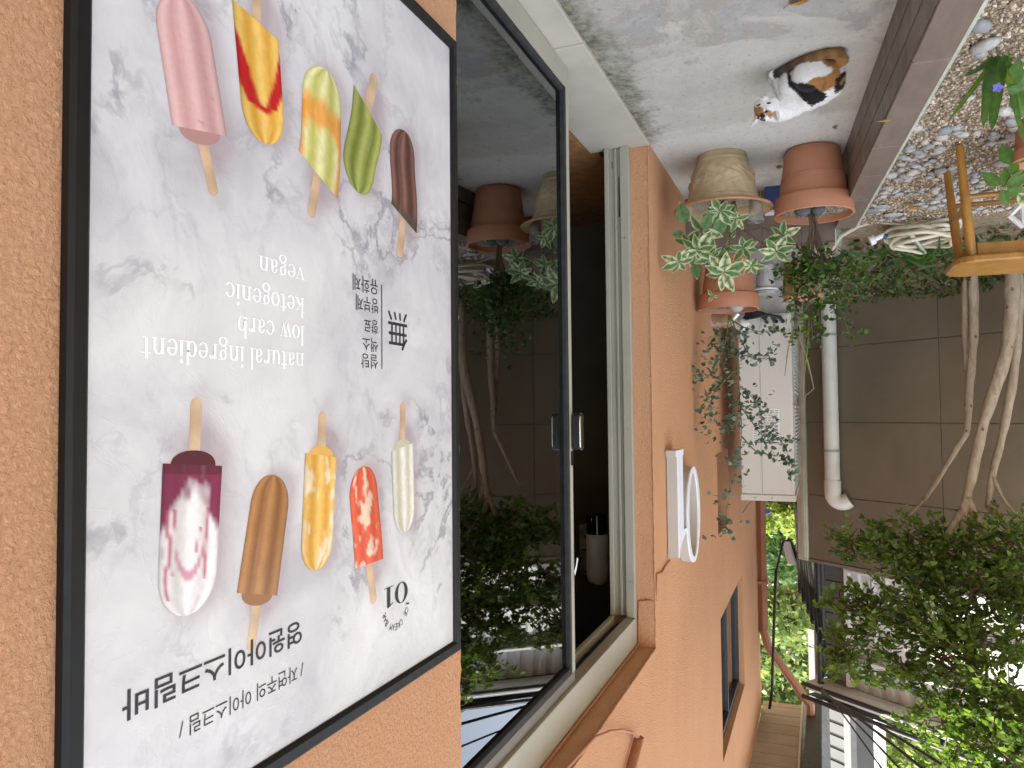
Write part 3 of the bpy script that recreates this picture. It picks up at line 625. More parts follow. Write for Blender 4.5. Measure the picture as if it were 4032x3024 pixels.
def glyph(ch):
    p = Pen(); T = p.T; w = .8
    if ch in 'nu':
        if ch == 'n': p.stem(.12,0,.98); p.ring(.50,.62,.35,.38,0,165,T); p.stem(.66,0,.62,True,False)
        else: p.stem(.10,.38,.98,False); p.ring(.46,.38,.36,.40,180,345,T); p.stem(.64,.06,.98,False); p.rect(.64,0,.98,.06)
        w = 1.0
    elif ch == 'a': p.ring(.36,.66,.30,.34,0,160,T); p.rect(.47,.08,.66,.68); p.ring(.36,.28,.30,.29,60,300,T); p.quad((.30,.50),(.66,.56),(.66,.62),(.34,.57)); p.quad((.47,.10),(.80,.0),(.82,.06),(.66,.12)); p.ring(.14,.74,.09,.09,0,360,.09,.09,12); w = .84
    elif ch == 't': p.rect(.18,.16,.37,1.3); p.rect(.0,.92,.58,1.0); p.ring(.40,.19,.22,.19,180,320,T); w = .62
    elif ch == 'r': p.stem(.12,0,.98); p.ring(.52,.66,.30,.34,60,165,T); p.ring(.60,.84,.10,.10,0,360,.10,.10,12); w = .74
    elif ch == 'l': p.stem(.10,0,1.52); w = .40
    elif ch == 'i': p.stem(.10,0,.98); p.ring(.19,1.32,.13,.13,0,360,.13,.13,16); w = .42
    elif ch == 'g': p.ring(.38,.66,.32,.34); p.ring(.60,.92,.22,.12,20,150,.05,.06); p.ring(.40,-.22,.40,.30); p.quad((.14,.36),(.24,.34),(.24,.10),(.10,.14)); p.rect(.16,.03,.56,.14); w = .82
    elif ch == 'e': p.ring(.42,.49,.40,.51,15,325); p.rect(.14,.52,.78,.58); w = .86
    elif ch == 'd': p.ring(.40,.49,.38,.51); p.stem(.62,.03,1.52,False); p.rect(.62,0,.94,.06); w = .98
    elif ch == 'b': p.stem(.10,.03,1.52,False); p.ring(.50,.49,.38,.51); w = .94
    elif ch == 'o': p.ring(.44,.49,.42,.51); w = .90
    elif ch == 'c': p.ring(.44,.49,.42,.51,35,325); p.ring(.70,.76,.10,.10,0,360,.10,.10,12); w = .84
    elif ch == 'w':
        for x0 in (0, .46): p.quad((x0,.98),(x0+.2,.98),(x0+.42,.08),(x0+.30,0)); p.quad((x0+.30,0),(x0+.40,.06),(x0+.62,.98),(x0+.55,.98))
        p.rect(-.1,.93,.30,.99); p.rect(.38,.93,.74,.99); p.rect(.90,.93,1.18,.99); w = 1.2
    elif ch == 'v': p.quad((0,.98),(.2,.98),(.48,.06),(.38,0)); p.quad((.38,0),(.48,.06),(.78,.98),(.71,.98)); p.rect(-.1,.93,.30,.99); p.rect(.56,.93,.90,.99); w = .86
    elif ch == 'k': p.stem(.10,0,1.52); p.quad((.28,.42),(.36,.38),(.78,.94),(.70,.96)); p.quad((.40,.56),(.52,.68),(.92,.04),(.70,.0)); p.rect(.54,.92,.92,.98); p.rect(.60,0,1.0,.06); w = .98
    else: w = .42
    return p.q, w
def serif_text(s, u0, v0, xh, name, stretch=1.0):
    mb = MB(); x = 0; k = 0
    for ch in s:
        q, w = glyph(ch)
        for poly in q:
            mb.add([sheet_pt(u0+(x+a)*xh*stretch, v0+b*xh, .0006+.00002*(k%9)) for a, b in poly], [(0,1,2,3)]); k += 1
        x += w+.04
    return mb, x*xh*stretch
ulx = uv1(1280, 1490)[0]; xh = abs(uv1(1278,1545)[1]-uv1(1278,1490)[1])
for s, y, xe in (('natural ingredient', 1490, 592), ('low carb', 1375, 995), ('ketogenic', 1258, 945), ('vegan', 1128, 1085)):
    v0 = uv1(1280, y)[1]; _, wd = serif_text(s, 0, 0, xh, 'x'); tgt = uv1(xe, y-40)[0]-ulx
    mb, _ = serif_text(s, ulx, v0, xh, 'x', tgt/wd); Pp(mb, 'white_lettering', MAT['wink'])['label'] = 'white serif words ' + s
def font_text(s, u0, v0, height, width, name, mat='gink', spacing=1.0, shear=0., parent=poster, bold=0.):
    cu = bpy.data.curves.new(name, 'FONT'); cu.body = s; cu.size = 1; cu.offset = bold; cu.space_character = spacing; cu.shear = shear; cu.resolution_u = 4
    ob = bpy.data.objects.new(name, cu); COL.objects.link(ob); dg = bpy.context.evaluated_depsgraph_get(); dg.update()
    me = bpy.data.meshes.new_from_object(ob.evaluated_get(dg)); bpy.data.objects.remove(ob); bpy.data.curves.remove(cu)
    co = np.zeros(len(me.vertices)*3); me.vertices.foreach_get('co', co); co = co.reshape(-1, 3); lo = co.min(0); hi = co.max(0)
    sx = width/(hi[0]-lo[0]); sz = height/(hi[1]-lo[1])
    w = np.stack([PX1-u0-(co[:,0]-lo[0])*sx, np.full(len(co), PY+.0006), PZ0+v0+(co[:,1]-lo[1])*sz], 1); me.vertices.foreach_set('co', w.ravel())
    me.materials.clear(); me.materials.append(MAT[mat]); me.update(); o = bpy.data.objects.new(name, me); COL.objects.link(o); o.parent = parent
    o.matrix_parent_inverse = Matrix.Translation(poster.location).inverted(); return o
def span(s, a, b, fn, name, **k):      # a: baseline start corner, b: upper right corner
    p = fn(*a); return font_text(s, p[0], p[1], fn(a[0],b[1])[1]-p[1], fn(b[0],a[1])[0]-p[0], name, **k)
for s, y0, y1, x1 in (('설탕',1497,1557,1522),('색소',1428,1488,1527),('향료',1352,1410,1535),('방부제',1262,1326,1500),('유화제',1182,1248,1486)):
    span(s, (1592,y0), (x1,y1), uv1, 'grey_lettering')
span('無', (1716,1325), (1634,1482), uv1, 'grey_lettering')
a, b = uv1(1608,1200), uv1(1606,1556)
Pp(MB().add([sheet_pt(a[0]-.0012,a[1],.0006),sheet_pt(a[0]+.0012,a[1],.0006),sheet_pt(a[0]+.0012,b[1],.0006),sheet_pt(a[0]-.0012,b[1],.0006)],[(0,1,2,3)]), 'rule_line', MAT['gink'])
# brush-like title
p = uv2(1252,1040); q = uv2(506,1466)
font_text('영원아이스크림바', p[0], uv2(1252,1042)[1], uv2(1252,1140)[1]-uv2(1252,1042)[1], q[0]-p[0], 'grey_lettering', bold=.012)
p = uv2(1258,1222); q = uv2(742,1540)
font_text('/ 자연주의 아이스크림 /', p[0], uv2(1252,1218)[1], (uv2(1252,1285)[1]-uv2(1252,1218)[1]), q[0]-p[0], 'grey_lettering')
# logo 01 with its arc of small capitals
def logo():
    mb = MB(); a = uv2(1692,876); b = uv2(1592,1008); W_, H_ = b[0]-a[0], b[1]-a[1]; pen = Pen()
    pen.ring(.28, .5, .27, .5, 0, 360, .13, .03, 40); pen.rect(.74,.0,.87,.93); pen.rect(.62,.0,.99,.035); pen.quad((.60,.80),(.63,.78),(.74,.84),(.87,1.0))
    for k, poly in enumerate(pen.q): mb.add([sheet_pt(a[0]+x_*W_, a[1]+y_*H_, .0006+.00002*(k%5)) for x_, y_ in poly], [(0,1,2,3)])
    Pp(mb, 'logo_digits', MAT['gink']); c = np.array([a[0]+W_*.5, b[1]+H_*.05]); rad = W_*.42
    s = 'ICE CREAM BAR'
    for i, ch in enumerate(s):
        if ch == ' ': continue
        an = R(170-160*i/(len(s)-1)); pos = c+rad*np.array([math.cos(an), math.sin(an)*.85])
        o = font_text(ch, 0, 0, .0105, .0028 if ch == 'I' else .0068, 'logo_letter')
        me = o.data; co = np.zeros(len(me.vertices)*3); me.vertices.foreach_get('co', co); co = co.reshape(-1,3)
        lu = PX1-co[:,0]-.0034; lv = co[:,2]-PZ0; r_ = an-PI/2; uu = pos[0]+lu*math.cos(r_)-lv*math.sin(r_); vv = pos[1]+lu*math.sin(r_)+lv*math.cos(r_)
        co[:,0] = PX1-uu; co[:,2] = PZ0+vv; me.vertices.foreach_set('co', co.ravel()); me.update()
logo()
# ================================================================ PLANTER KERB AND GARDEN BED
ZP = .25
def pl(X): return .909-.0804*(X-2.43)                 # front face line of the tiled kerb
E1 = np.array([.99678,-.08014,0]); N1 = np.array([.08014,.99678,0])
def PLp(s, w, z): p = np.array([2.43,.909,0])+E1*s+N1*w; return np.array([p[0],p[1],z])
S0, S1, PW = -2.6, 1.80, .094
planter = empty('tiled_planter_kerb', tuple(PLp(-.5,0,0)), 'low brown tiled planter kerb between the path and the gravel bed', 'kerb')
def A(mb, name, mat, root, **k): return adopt(mb.build(name, MAT[mat], None, **k), root)
A(MB().obox(PLp(S0,.004,-.06), E1*(S1-S0), N1*(PW-.006), (0,0,ZP+.0625)), 'mortar_core', 'grout', planter)
top_j = sorted([S0, -2.2, -1.55, -.95] + [float((at_z(px,py,ZP)[:2]-np.array([2.43,.909]))@E1[:2]) for px,py in ((3611,239),(3445,576),(3387,691),(3346,787))] + [S1])
for a, b in zip(top_j[:-1], top_j[1:]):
    A(MB().obox(PLp(a+.0042,-.003,ZP-.004), E1*(b-a-.0084), N1*(PW+.002), (0,0,.010)), 'cap_tile', 'tile', planter, bevel=.0018)
rows = [(.0,.083),(.087,.163),(.167,.243)]
for r_, (z0, z1) in enumerate(rows):
    s = S0+(.0,.21,.10)[r_]
    while s < S1-.05:
        e = min(s+.40, S1)
        A(MB().obox(PLp(s+.0015,-.004,z0+.001), E1*(e-s-.003), N1*.007, (0,0,z1-z0-.001)), 'face_tile', 'tile', planter, bevel=.001); s += .40
A(MB().obox(PLp(S0,PW+.001,.19), E1*(S1-S0), N1*.011, (0,0,.058)), 'cement_edge', 'kerb_edge', planter)
FX = 4.285
farw = empty('tiled_step_wall', (FX,.38,0), 'brown tiled step wall with pale joints across the end of the path', 'wall')
A(MB().box((FX+.004,.002,-.05),(FX+.09,.762,.305)), 'mortar_core', 'grout', farw)
for r_, (z0, z1) in enumerate(((.0,.098),(.102,.20),(.204,.302))):
    y = -.1*(r_ % 2)
    while y < .76:
        a, b = max(.003,y), min(.762,y+.2)
        if b-a > .02: A(MB().box((FX-.003,a+.002,z0+.001),(FX+.006,b-.002,z1)), 'face_tile', 'tile', farw, bevel=.001)
        y += .2
for y in (.003,.256,.509): A(MB().box((FX-.005,y+.002,.304),(FX+.095,y+.251,.313)), 'cap_tile', 'tile', farw, bevel=.0015)
A(MB().box((FX-.004,.7625,.20),(FX+.09,.768,.314)), 'corner_trim', 'pvc', farw)
tag(MB().box((FX+.091,-.01,-.09),(8.6,.80,.262)).build('rear_terrace', MAT['concrete']), kind='structure')

def bedz(x, y): return .228 + .012*mnoise.noise(Vector((x*1.7,y*1.7,0))) + .05*max(0, (x-4.2))*.35
nx, ny = 110, 70; V = []
for i in range(nx):
    x = .6+7.6*i/(nx-1); y0 = (pl(x)+PW+.006) if x < 4.30 else .79
    for j in range(ny):
        y = y0+4.6*(j/(ny-1))**1.6; V.append((x, y, bedz(x,y)))
idx = np.arange(nx*ny).reshape(nx, ny); F = np.stack([idx[:-1,:-1], idx[1:,:-1], idx[1:,1:], idx[:-1,1:]], -1).reshape(-1,4)
bed = npmesh('garden_bed', V, F, MAT['soil'], smooth=True); tag(bed, kind='structure')
# gravel grains (uncountable): octahedra pressed into the bed
def grains(n, box, rmin, rmax, cols, zf):
    x = rng.uniform(box[0], box[1], n); y = rng.uniform(0, 1, n); P = []
    oc = np.array([(1,0,0),(-1,0,0),(0,1,0),(0,-1,0),(0,0,1),(0,0,-1)], float); fc = np.array([(0,2,4),(2,1,4),(1,3,4),(3,0,4),(2,0,5),(1,2,5),(3,1,5),(0,3,5)])
    V, F, T = [], [], []
    for i in range(n):
        y0 = pl(x[i])+PW+.014 if x[i] < 4.3 else .8
        yy = y0+(box[3]-y0)*y[i]; r = rng.uniform(rmin, rmax)
        q = oc*rng.uniform(.6,1.3,3)*r; a, b = rng.uniform(0, PI, 2); ca, sa, cb, sb = math.cos(a), math.sin(a), math.cos(b), math.sin(b)
        q = q@np.array([[ca,-sa,0],[sa,ca,0],[0,0,1]])@np.array([[1,0,0],[0,cb,-sb],[0,sb,cb]])
        V.append(q+np.array([x[i],yy,zf(x[i],yy)+r*.3])); F.append(fc+6*i); c = np.array(cols[rng.integers(len(cols))])*rng.uniform(.75,1.2); T.append(np.tile(c,(6,1)))
    return np.concatenate(V), np.concatenate(F), np.concatenate(T)
GC = [(.52,.44,.33),(.43,.34,.24),(.60,.54,.45),(.32,.24,.16),(.46,.38,.28),(.24,.19,.14)]
v, f, tt = grains(15000, (1.5, 4.3, 0, 1.75), .0035, .0085, GC, bedz)
tag(npmesh('gravel', v, f, MAT['gravel'], tint=tt), 'beige fine gravel covering the garden bed', None, None, 'stuff')
# pebbles: flat grey river stones lying on the gravel, pieces of the bed
def pebble_mesh(seed):
    r = random.Random(seed); n, k = 9, 4; vs = []; fs = []
    sx, sy, sz = 1, r.uniform(.62,.9), r.uniform(.34,.5)
    for i in range(1, k):
        th = PI*i/k
        for j in range(n):
            a = 2*PI*j/n; w = 1+r.uniform(-.07,.07); vs.append((sx*w*math.sin(th)**.8*math.cos(a), sy*w*math.sin(th)**.8*math.sin(a), sz*math.cos(th)))
    vs += [(0,0,sz),(0,0,-sz)]; t_, b_ = len(vs)-2, len(vs)-1
    fs = [(i*n+j, (i+1)*n+j, (i+1)*n+(j+1)%n, i*n+(j+1)%n) for i in range(k-2) for j in range(n)]
    fs += [(t_, j, (j+1)%n) for j in range(n)] + [(b_, (k-2)*n+(j+1)%n, (k-2)*n+j) for j in range(n)]
    mb = MB().add(vs, fs); return mb.mesh('pebble', MAT['pebble'], True)
pm = [pebble_mesh(i) for i in range(6)]; placed = []
def pebble(x, y, r, lift=0.):
    o = bpy.data.objects.new('pebble', random.choice(pm)); COL.objects.link(o); o.parent = bed
    o.location = (x, y, bedz(x,y)+r*.28+lift); o.rotation_euler = (random.uniform(-.25,.25), random.uniform(-.25,.25), random.uniform(0,6.28)); o.scale = (r,r,r); placed.append((x,y,r))
for px, py, r in ((3862,110,.030),(3875,182,.044),(3862,215,.026),(3812,388,.022),(3955,435,.034),(3990,440,.034),(3985,480,.032),(4008,500,.034),(3612,515,.026),(3722,520,.030),(3768,530,.028),(3790,535,.026),(3845,530,.024),(3708,548,.026),(3760,510,.024)):
    p = at_z(px, py, .24); pebble(p[0], p[1], r)
tries = 0
while len(placed) < 190 and tries < 9000:
    tries += 1; x = random.uniform(3.02, 4.2); y = pl(x)+PW+.03+random.random()**1.1*.75; r = random.uniform(.016,.028)
    if mnoise.noise(Vector((x*4.5,y*4.5,4.))) < .0: continue
    if all((x-a)**2+(y-b)**2 > ((r+c)*.80)**2 for a,b,c in placed): pebble(x, y, r, random.uniform(0,.006))
for px, py, s in ((3440,835,.06),(3475,820,.05),(3520,850,.05),(3980,640,.07)):
    p = at_z(px,py,.24); o = bpy.data.objects.new('slate_piece', pm[2]); COL.objects.link(o); o.parent = bed; o.location = (p[0],p[1],bedz(p[0],p[1])+.01); o.scale = (s,s*.8,s*.35); o.rotation_euler[2] = random.uniform(0,6)

# ================================================================ STOOL
st = empty('wooden_stool', (3.27,1.305,.235), 'honey coloured wooden stool with round legs standing in the pebble bed', 'stool')
hs_ = .66-.235
def rsq(hw, r, n=6): return [(sx*(hw-r)+r*math.cos(a), sy*(hw-r)+r*math.sin(a)) for (sx,sy,a0) in ((1,1,0),(-1,1,90),(-1,-1,180),(1,-1,270)) for a in np.radians(np.linspace(a0,a0+90,n))]
MB().prism(rsq(.172,.075), (0,0,hs_-.026), (1,0,0), (0,1,0), (0,0,.026)).build('seat', MAT['stool'], st, bevel=.007, seg=3)
lt = .118; lb = .150
for sx in (-1,1):
    for sy in (-1,1):
        MB().tube([(sx*lb,sy*lb,0),(sx*(lb+lt)/2,sy*(lb+lt)/2,.2),(sx*lt,sy*lt,hs_-.027)], [.0125,.0165,.0175], 14).build('leg', MAT['stool'], st, auto=50)
for s, z in ((-1,.185),(1,.150)):
    w = .150-.032*z/hs_; MB().tube([(s*w,-w,z),(s*w,w,z)], .0095, 10).build('stretcher', MAT['stool'], st, auto=50)
    MB().tube([(-w,s*w,z+.035),(w,s*w,z+.035)], .0095, 10).build('stretcher', MAT['stool'], st, auto=50)
    MB().box((s*.11-.009,-.10,hs_-.075),(s*.11+.009,.10,hs_-.0275)).build('apron', MAT['stool'], st, bevel=.003)
    MB().box((-.10,s*.11-.009,hs_-.075),(.10,s*.11+.009,hs_-.0275)).build('apron', MAT['stool'], st, bevel=.003)

# ================================================================ HOSE
pts = []; r0 = random.Random(3)
for i in range(150):
    a = 2*PI*i/25+.4; k = i/150; rad = .17+.022*math.sin(i*.37)+.012*math.sin(i*1.1)
    pts.append((4.40+rad*1.0*math.cos(a)+.02*math.sin(i*.05), 1.17+rad*.85*math.sin(a)+.02*math.cos(i*.09), bedz(4.4,1.17)+.018+.085*k+.012*math.sin(i*.6)))
tail = [at_x(3560,885,4.35), at_x(3450,870,4.30), at_x(3380,890,4.32), at_x(3310,930,4.38), at_x(3270,990,4.5), at_x(3262,1050,4.62)]
pts += [tuple(p) for p in tail]
sm = []
P = np.array(pts)
for i in range(len(P)-1): sm += [tuple(P[i]), tuple((P[i]+P[i+1])/2)]
hz = empty('garden_hose', (4.40,1.17,.24), 'coiled cream garden hose lying on the bed behind the pebbles', 'hose')
A(MB().tube(sm, .0105, 9).build('hose_tube', MAT['hose'], smooth=True) and MB().tube(sm, .0105, 9), 'hose_tube', 'hose', hz, smooth=True)
for o in [o for o in COL.objects if o.name.startswith('hose_tube') and o.parent is None]: bpy.data.objects.remove(o)
p0 = at_x(3425,950,4.28); p1 = at_x(3480,925,4.28)
A(MB().tube([p0, p0+(p1-p0)*.35, p0+(p1-p0)*.4, p1], [.026,.024,.014,.013], 14), 'spray_nozzle', 'nozzle', hz, auto=40)
A(MB().tube([p1+(0,.0,.006), p1+(p1-p0)*.25+np.array([0,0,.02])], .014, 10), 'hose_coupling', 'bluep', hz, auto=40)
wb = empty('white_bracket', tuple(at_x(3985,850,3.75)), 'white plastic bracket behind the wooden stool legs', 'bracket')
a, b, c_ = at_x(4025,800,3.75), at_x(3975,850,3.75), at_x(4030,895,3.75)
A(MB().tube([a,b],.011,6).tube([b,c_],.011,6).tube([a,(a+c_)/2,c_],.009,6), 'frame', 'nozzle', wb)

# ================================================================ POTS
def pot_terracotta(cx, cy, z, rb, rt, h, label, grit_z=None, wob=0):
    t_ = empty('terracotta_pot', (cx,cy,z), label, 'pot', 'terracotta plant pots by the orange wall')
    hr = h*.72; k = rb+(rt-.012-rb)*.72; q = h
    prof = [(0,.004),(rb-.006,.004),(rb,.010)]
    for f in (.2,.4,.55): prof.append((rb+(k-rb)*f, hr*f))
    for f in (.60,.605,.62,.625,.66,.665,.68,.685,.72,.725): prof.append((rb+(k-rb)*f+(.0025 if int(round(f*200)) % 2 else 0), hr*f))
    prof += [(k,hr),(rt-.006,hr+.006),(rt-.004,hr+.014),(rt,q-.004),(rt-.002,q),(rt-.010,q),(rt-.012,q-.006),(rt-.02,q-.05),(k-.02,hr-.02),(0,hr-.02)]
    MB().lathe(prof, n=56).build('pot_body', MAT['terracotta'], t_, auto=35)
    MB().lathe([(rt-.0015,q-.004),(rt+.0015,q-.001),(rt,q+.002),(rt-.009,q+.002),(rt-.0105,q-.002)], n=56).build('rim_edge', MAT['terra_rim'], t_, auto=60)
    gz = q-.028
    v = [(0,0,gz+.004)]; n = 40; ringsn = 7
    for i in range(1, ringsn+1):
        for j in range(n):
            a = 2*PI*j/n; rr = (rt-.014)*i/ringsn; v.append((rr*math.cos(a), rr*math.sin(a), gz+.004*mnoise.noise(Vector((rr*60*math.cos(a), rr*60*math.sin(a), cx)))))
    fs = [(0,1+j,1+(j+1)%n) for j in range(n)]+[(1+(i-1)*n+j,1+i*n+j,1+i*n+(j+1)%n,1+(i-1)*n+(j+1)%n) for i in range(1,ringsn) for j in range(n)]
    MB().add(v, fs).build('soil', MAT['grit'], t_, smooth=True)
    g = []; GV, GF, GT = [], [], []
    oc = np.array([(1,0,0),(-1,0,0),(0,1,0),(0,-1,0),(0,0,1),(0,0,-1)], float); fc = np.array([(0,2,4),(2,1,4),(1,3,4),(3,0,4),(2,0,5),(1,2,5),(3,1,5),(0,3,5)])
    for i in range(700):
        rr = (rt-.018)*math.sqrt(random.random()); a = random.uniform(0,2*PI); s = random.uniform(.0025,.0055)
        GV.append(oc*rng.uniform(.7,1.2,3)*s+np.array([rr*math.cos(a),rr*math.sin(a),gz+.003])); GF.append(fc+6*i); GT.append(np.tile(np.array(GC[random.randrange(6)])*.9,(6,1)))
    o = npmesh('grit', np.concatenate(GV), np.concatenate(GF), MAT['gravel'], t_, np.concatenate(GT)); o['kind'] = 'stuff'
    return t_
pot2 = pot_terracotta(3.695,.664,0.0,.117,.170,.300,'large terracotta pot with gritty soil standing against the brown planter kerb')
for dx, dy, s in ((-.045,.02,.030),(-.055,-.045,.036),(.01,-.02,.02)):
    MB().lathe([(s*math.sin(a),s*.8*math.cos(a)) for a in np.linspace(PI,0,7)], (dx,dy,.285), 9).build('soil_stone', MAT['lava'], pot2, smooth=True)
pot3 = pot_terracotta(4.62,.188,.262,.118,.172,.325,'terracotta pot with a grey stone on its soil, behind the variegated plant')
MB().lathe([(.042*math.sin(a),.036*math.cos(a)) for a in np.linspace(PI,0,9)], (-.06,.05,.315), 16).build('soil_stone', MAT['plaster'], pot3, smooth=True)
# bell-shaped clay pot with moulded leaves
p1_ = empty('moulded_clay_pot', (3.625,.275,0), 'flared tan clay pot with moulded leaf relief beside the orange wall', 'pot')
def relief(a, z):
    if .055 < z < .165:
        e = math.sin(PI*(z-.055)/.11); n_ = mnoise.noise(Vector((math.cos(a)*7+2, math.sin(a)*7, z*40))); l_ = max(0, math.cos(a*9+3*math.sin(z*60)))**3
        return e*(.008*max(0,n_*1.4)+.009*l_)
    return 0
prof = [(0,.0),(.110,.0),(.112,.006),(.112,.022),(.117,.026),(.119,.034),(.116,.040)]
prof += [(.118+.040*((z-.042)/.16)**.8, z) for z in np.linspace(.045,.205,33)]
prof += [(.163,.209),(.167,.213),(.166,.218),(.172,.226),(.180,.232),(.196,.238),(.212,.244)]
MB().lathe(prof, n=150, wob=relief).build('pot_body', MAT['stonepot'], p1_, smooth=True)
MB().lathe([(.210,.2435),(.219,.246),(.222,.251),(.220,.256),(.213,.257)], n=80).build('rim_edge', MAT['stonerim'], p1_, smooth=True)
MB().lathe([(.2125,.2565),(.19,.246),(.168,.235),(.155,.214),(.150,.196)], n=80).build('inner_lip', MAT['stonepot'], p1_, smooth=True)
MB().lathe([(.153,.212),(.08,.216),(0,.214)], n=40, wob=lambda a,z: .0).build('soil', MAT['grit'], p1_, smooth=True)
cp = at_x(2965,905,3.60); cb = at_x(2985,830,3.60)
cup = empty('plastic_cup', (3.60,cb[1]-.01,.2165), 'clear plastic cup standing in the flared clay pot', 'cup')
MB().lathe([(0,.0),(.024,.0),(.026,.003),(.036,.105),(.0385,.108),(.0375,.110),(.0345,.106),(.0245,.006),(0,.006)], n=28).build('cup_body', MAT['cup'], cup, auto=50)
MB().lathe([(0,.012),(.024,.012),(.028,.06),(.02,.066),(0,.064)], n=20).build('cup_filling', MAT['stonepot'], cup, smooth=True)
g4 = empty('plaster_urn', (5.02,.372,.262), 'small grey plaster urn with white rim in front of the air conditioner', 'urn')
MB().lathe([(0,0),(.05,0),(.052,.03),(.046,.04),(.056,.07),(.060,.13),(.056,.15)], n=36, wob=lambda a,z: .004*max(0,math.cos(a*6))*(z>.06)*(z<.14)).build('urn_body', MAT['plaster'], g4, smooth=True)
MB().lathe([(.050,.1505),(.070,.153),(.076,.160),(.074,.166),(.055,.168)], n=36).build('urn_rim', MAT['nozzle'], g4, smooth=True)
MB().lathe([(.045,.1685),(.066,.172),(.066,.190),(.05,.192),(0,.190)], n=36).build('urn_lid', MAT['plaster'], g4, auto=40)
g5 = empty('wooden_tub', (5.06,.585,.262), 'wooden stump shaped tub with orange rim behind the terracotta pot', 'tub')
MB().lathe([(0,0),(.098,0),(.104,.02),(.108,.10),(.114,.205)], n=40, wob=lambda a,z: .003*math.sin(a*11)).build('tub_body', MAT['barrel'], g5, smooth=True)
MB().lathe([(.112,.2055),(.119,.207),(.119,.222),(.106,.224),(.10,.21),(0,.208)], n=40).build('tub_rim', MAT['terra_rim'], g5, auto=40)
a = at_x(3030,845,4.255); b = at_x(3085,762,4.255)
bp = empty('blue_plastic_box', (4.235,(a[1]+b[1])/2,0.0), 'blue plastic box on the path behind the two front pots', 'box')
MB().box((-.02,-.055,.002),(.045,.055,.125)).build('box_body', MAT['bluep'], bp, bevel=.006)
MB().box((-.024,-.060,.126),(.046,.060,.140)).build('box_lid', MAT['nozzle'], bp, bevel=.003)

# ================================================================ LEAF TOOLS
def leaf_shape(L, W, nl=7, droop=.2, fold=.25, tip=1.0):
    vs = []; cs = []
    for i in range(nl):
        s = i/(nl-1); w = W*math.sin(PI*min(1, s**.85))**.9*(1-.25*s*tip)+.0006
        z = -droop*L*s*s
        for q in (-1,-.55,0,.55,1): vs.append((q*w, s*L, z+fold*abs(q)*w)); cs.append((s,abs(q)))
    fs = [(i*5+j, i*5+j+1, (i+1)*5+j+1, (i+1)*5+j) for i in range(nl-1) for j in range(4)]
    return vs, fs, cs
def varieg(seed, L=1., W=.27, cream=.5):
    r = random.Random(seed); vs, fs, cs = leaf_shape(L, W, 9, r.uniform(.05,.3), r.uniform(.1,.35)); mb = MB(); mb.v = vs; mb.f = fs
    for s, q in cs:
        n = r.uniform(-.25,.25); k = 1 if q+n*.55 > cream and q > .2 or s > .93 else 0; g = (.085,.17,.055) if q < .3 else (.13,.23,.085)
        if r.random() < .15: g = (.10,.20,.10)
        mb.c.append((.66,.66,.40) if k else g)
    return mb.mesh('leaf', MAT['leaf_dull'], True)
def place_leaf(me, parent, pos, d, up, size, name='leaf', wscale=1.0):
    d = Vector(d).normalized(); up = Vector(up); x = d.cross(up)
    if x.length < 1e-4: x = Vector((1,0,0))
    x.normalize(); z = x.cross(d); m4 = Matrix(((x.x*wscale,d.x,z.x,0),(x.y*wscale,d.y,z.y,0),(x.z*wscale,d.z,z.z,0),(0,0,0,1)))
    m4 = Matrix.Translation(Vector(pos)-parent.location) @ m4 @ Matrix.Scale(size, 4); return inst(name, me, parent, m4)
VL = [varieg(i, cream=c) for i, c in enumerate((.62,.70,.78,.52,.90,.66))]; GL = [varieg(20+i, W=.33, cream=1.4) for i in range(3)]
# ---- variegated plant in the clay pot
vp = empty('variegated_plant', (3.625,.275,.2165), 'leafy plant with cream edged green leaves growing from the flared clay pot', 'plant')
rs = [(2835,830,3.47,.062,8),(2752,984,3.46,.075,8),(2672,1030,3.47,.055,7),(2926,975,3.58,.058,8),(3056,990,3.60,.056,8),(2850,1072,3.53,.078,8),(3082,925,3.62,.058,6),(2805,1165,3.56,.026,3),(2900,860,3.52,.045,5),(2880,940,3.62,.028,2),(2760,905,3.50,.07,3),(2800,1010,3.50,.06,6),(2715,960,3.52,.06,6),(2960,1045,3.57,.05,6)]
rr_ = random.Random(11)
for i, (px, py, X, sz, n) in enumerate(rs):
    c = at_x(px, py, X); base = np.array([3.625+rr_.uniform(-.05,.05), .275+rr_.uniform(-.06,.06), .215])
    mid = (base+c)/2+np.array([rr_.uniform(-.02,.02), rr_.uniform(-.03,.03), .02])
    pts = [base*(1-t_)**2+mid*2*t_*(1-t_)+c*t_**2 for t_ in np.linspace(0,1,9)]
    A(MB().tube(pts, [.0030-.0012*t_ for t_ in np.linspace(0,1,9)], 6), 'stem', 'greenstem' if i % 2 else 'twig', vp, smooth=True)
    ax = np.array([-.75, .15*rr_.uniform(-1,1), .55]); ax /= np.linalg.norm(ax); u_ = np.cross(ax,(0,0,1)); u_ /= np.linalg.norm(u_); w_ = np.cross(ax,u_)
    a0 = rr_.uniform(0,6)
    for k in range(n):
        a = a0+2*PI*k/n+rr_.uniform(-.25,.25); el = rr_.uniform(-.15,.5); d = u_*math.cos(a)*math.cos(el)+w_*math.sin(a)*math.cos(el)+ax*math.sin(el)
        place_leaf(VL[rr_.randrange(6)], vp, c+d*.004, d, ax, sz*1.22*rr_.uniform(.8,1.2))
for px, py, X, dx, dy, s in ((2700,880,3.47,-20,-70,.10),(2770,905,3.46,30,-70,.085),(2810,925,3.52,50,-60,.10),(2735,1040,3.5,10,60,.08),(2870,990,3.55,-50,30,.085),(2690,915,3.5,-40,10,.06)):
    c = at_x(px,py,X); e = at_x(px+dx,py+dy,X-.03); place_leaf(GL[rr_.randrange(3)], vp, c, e-c, (-.8,.2,.5), s)
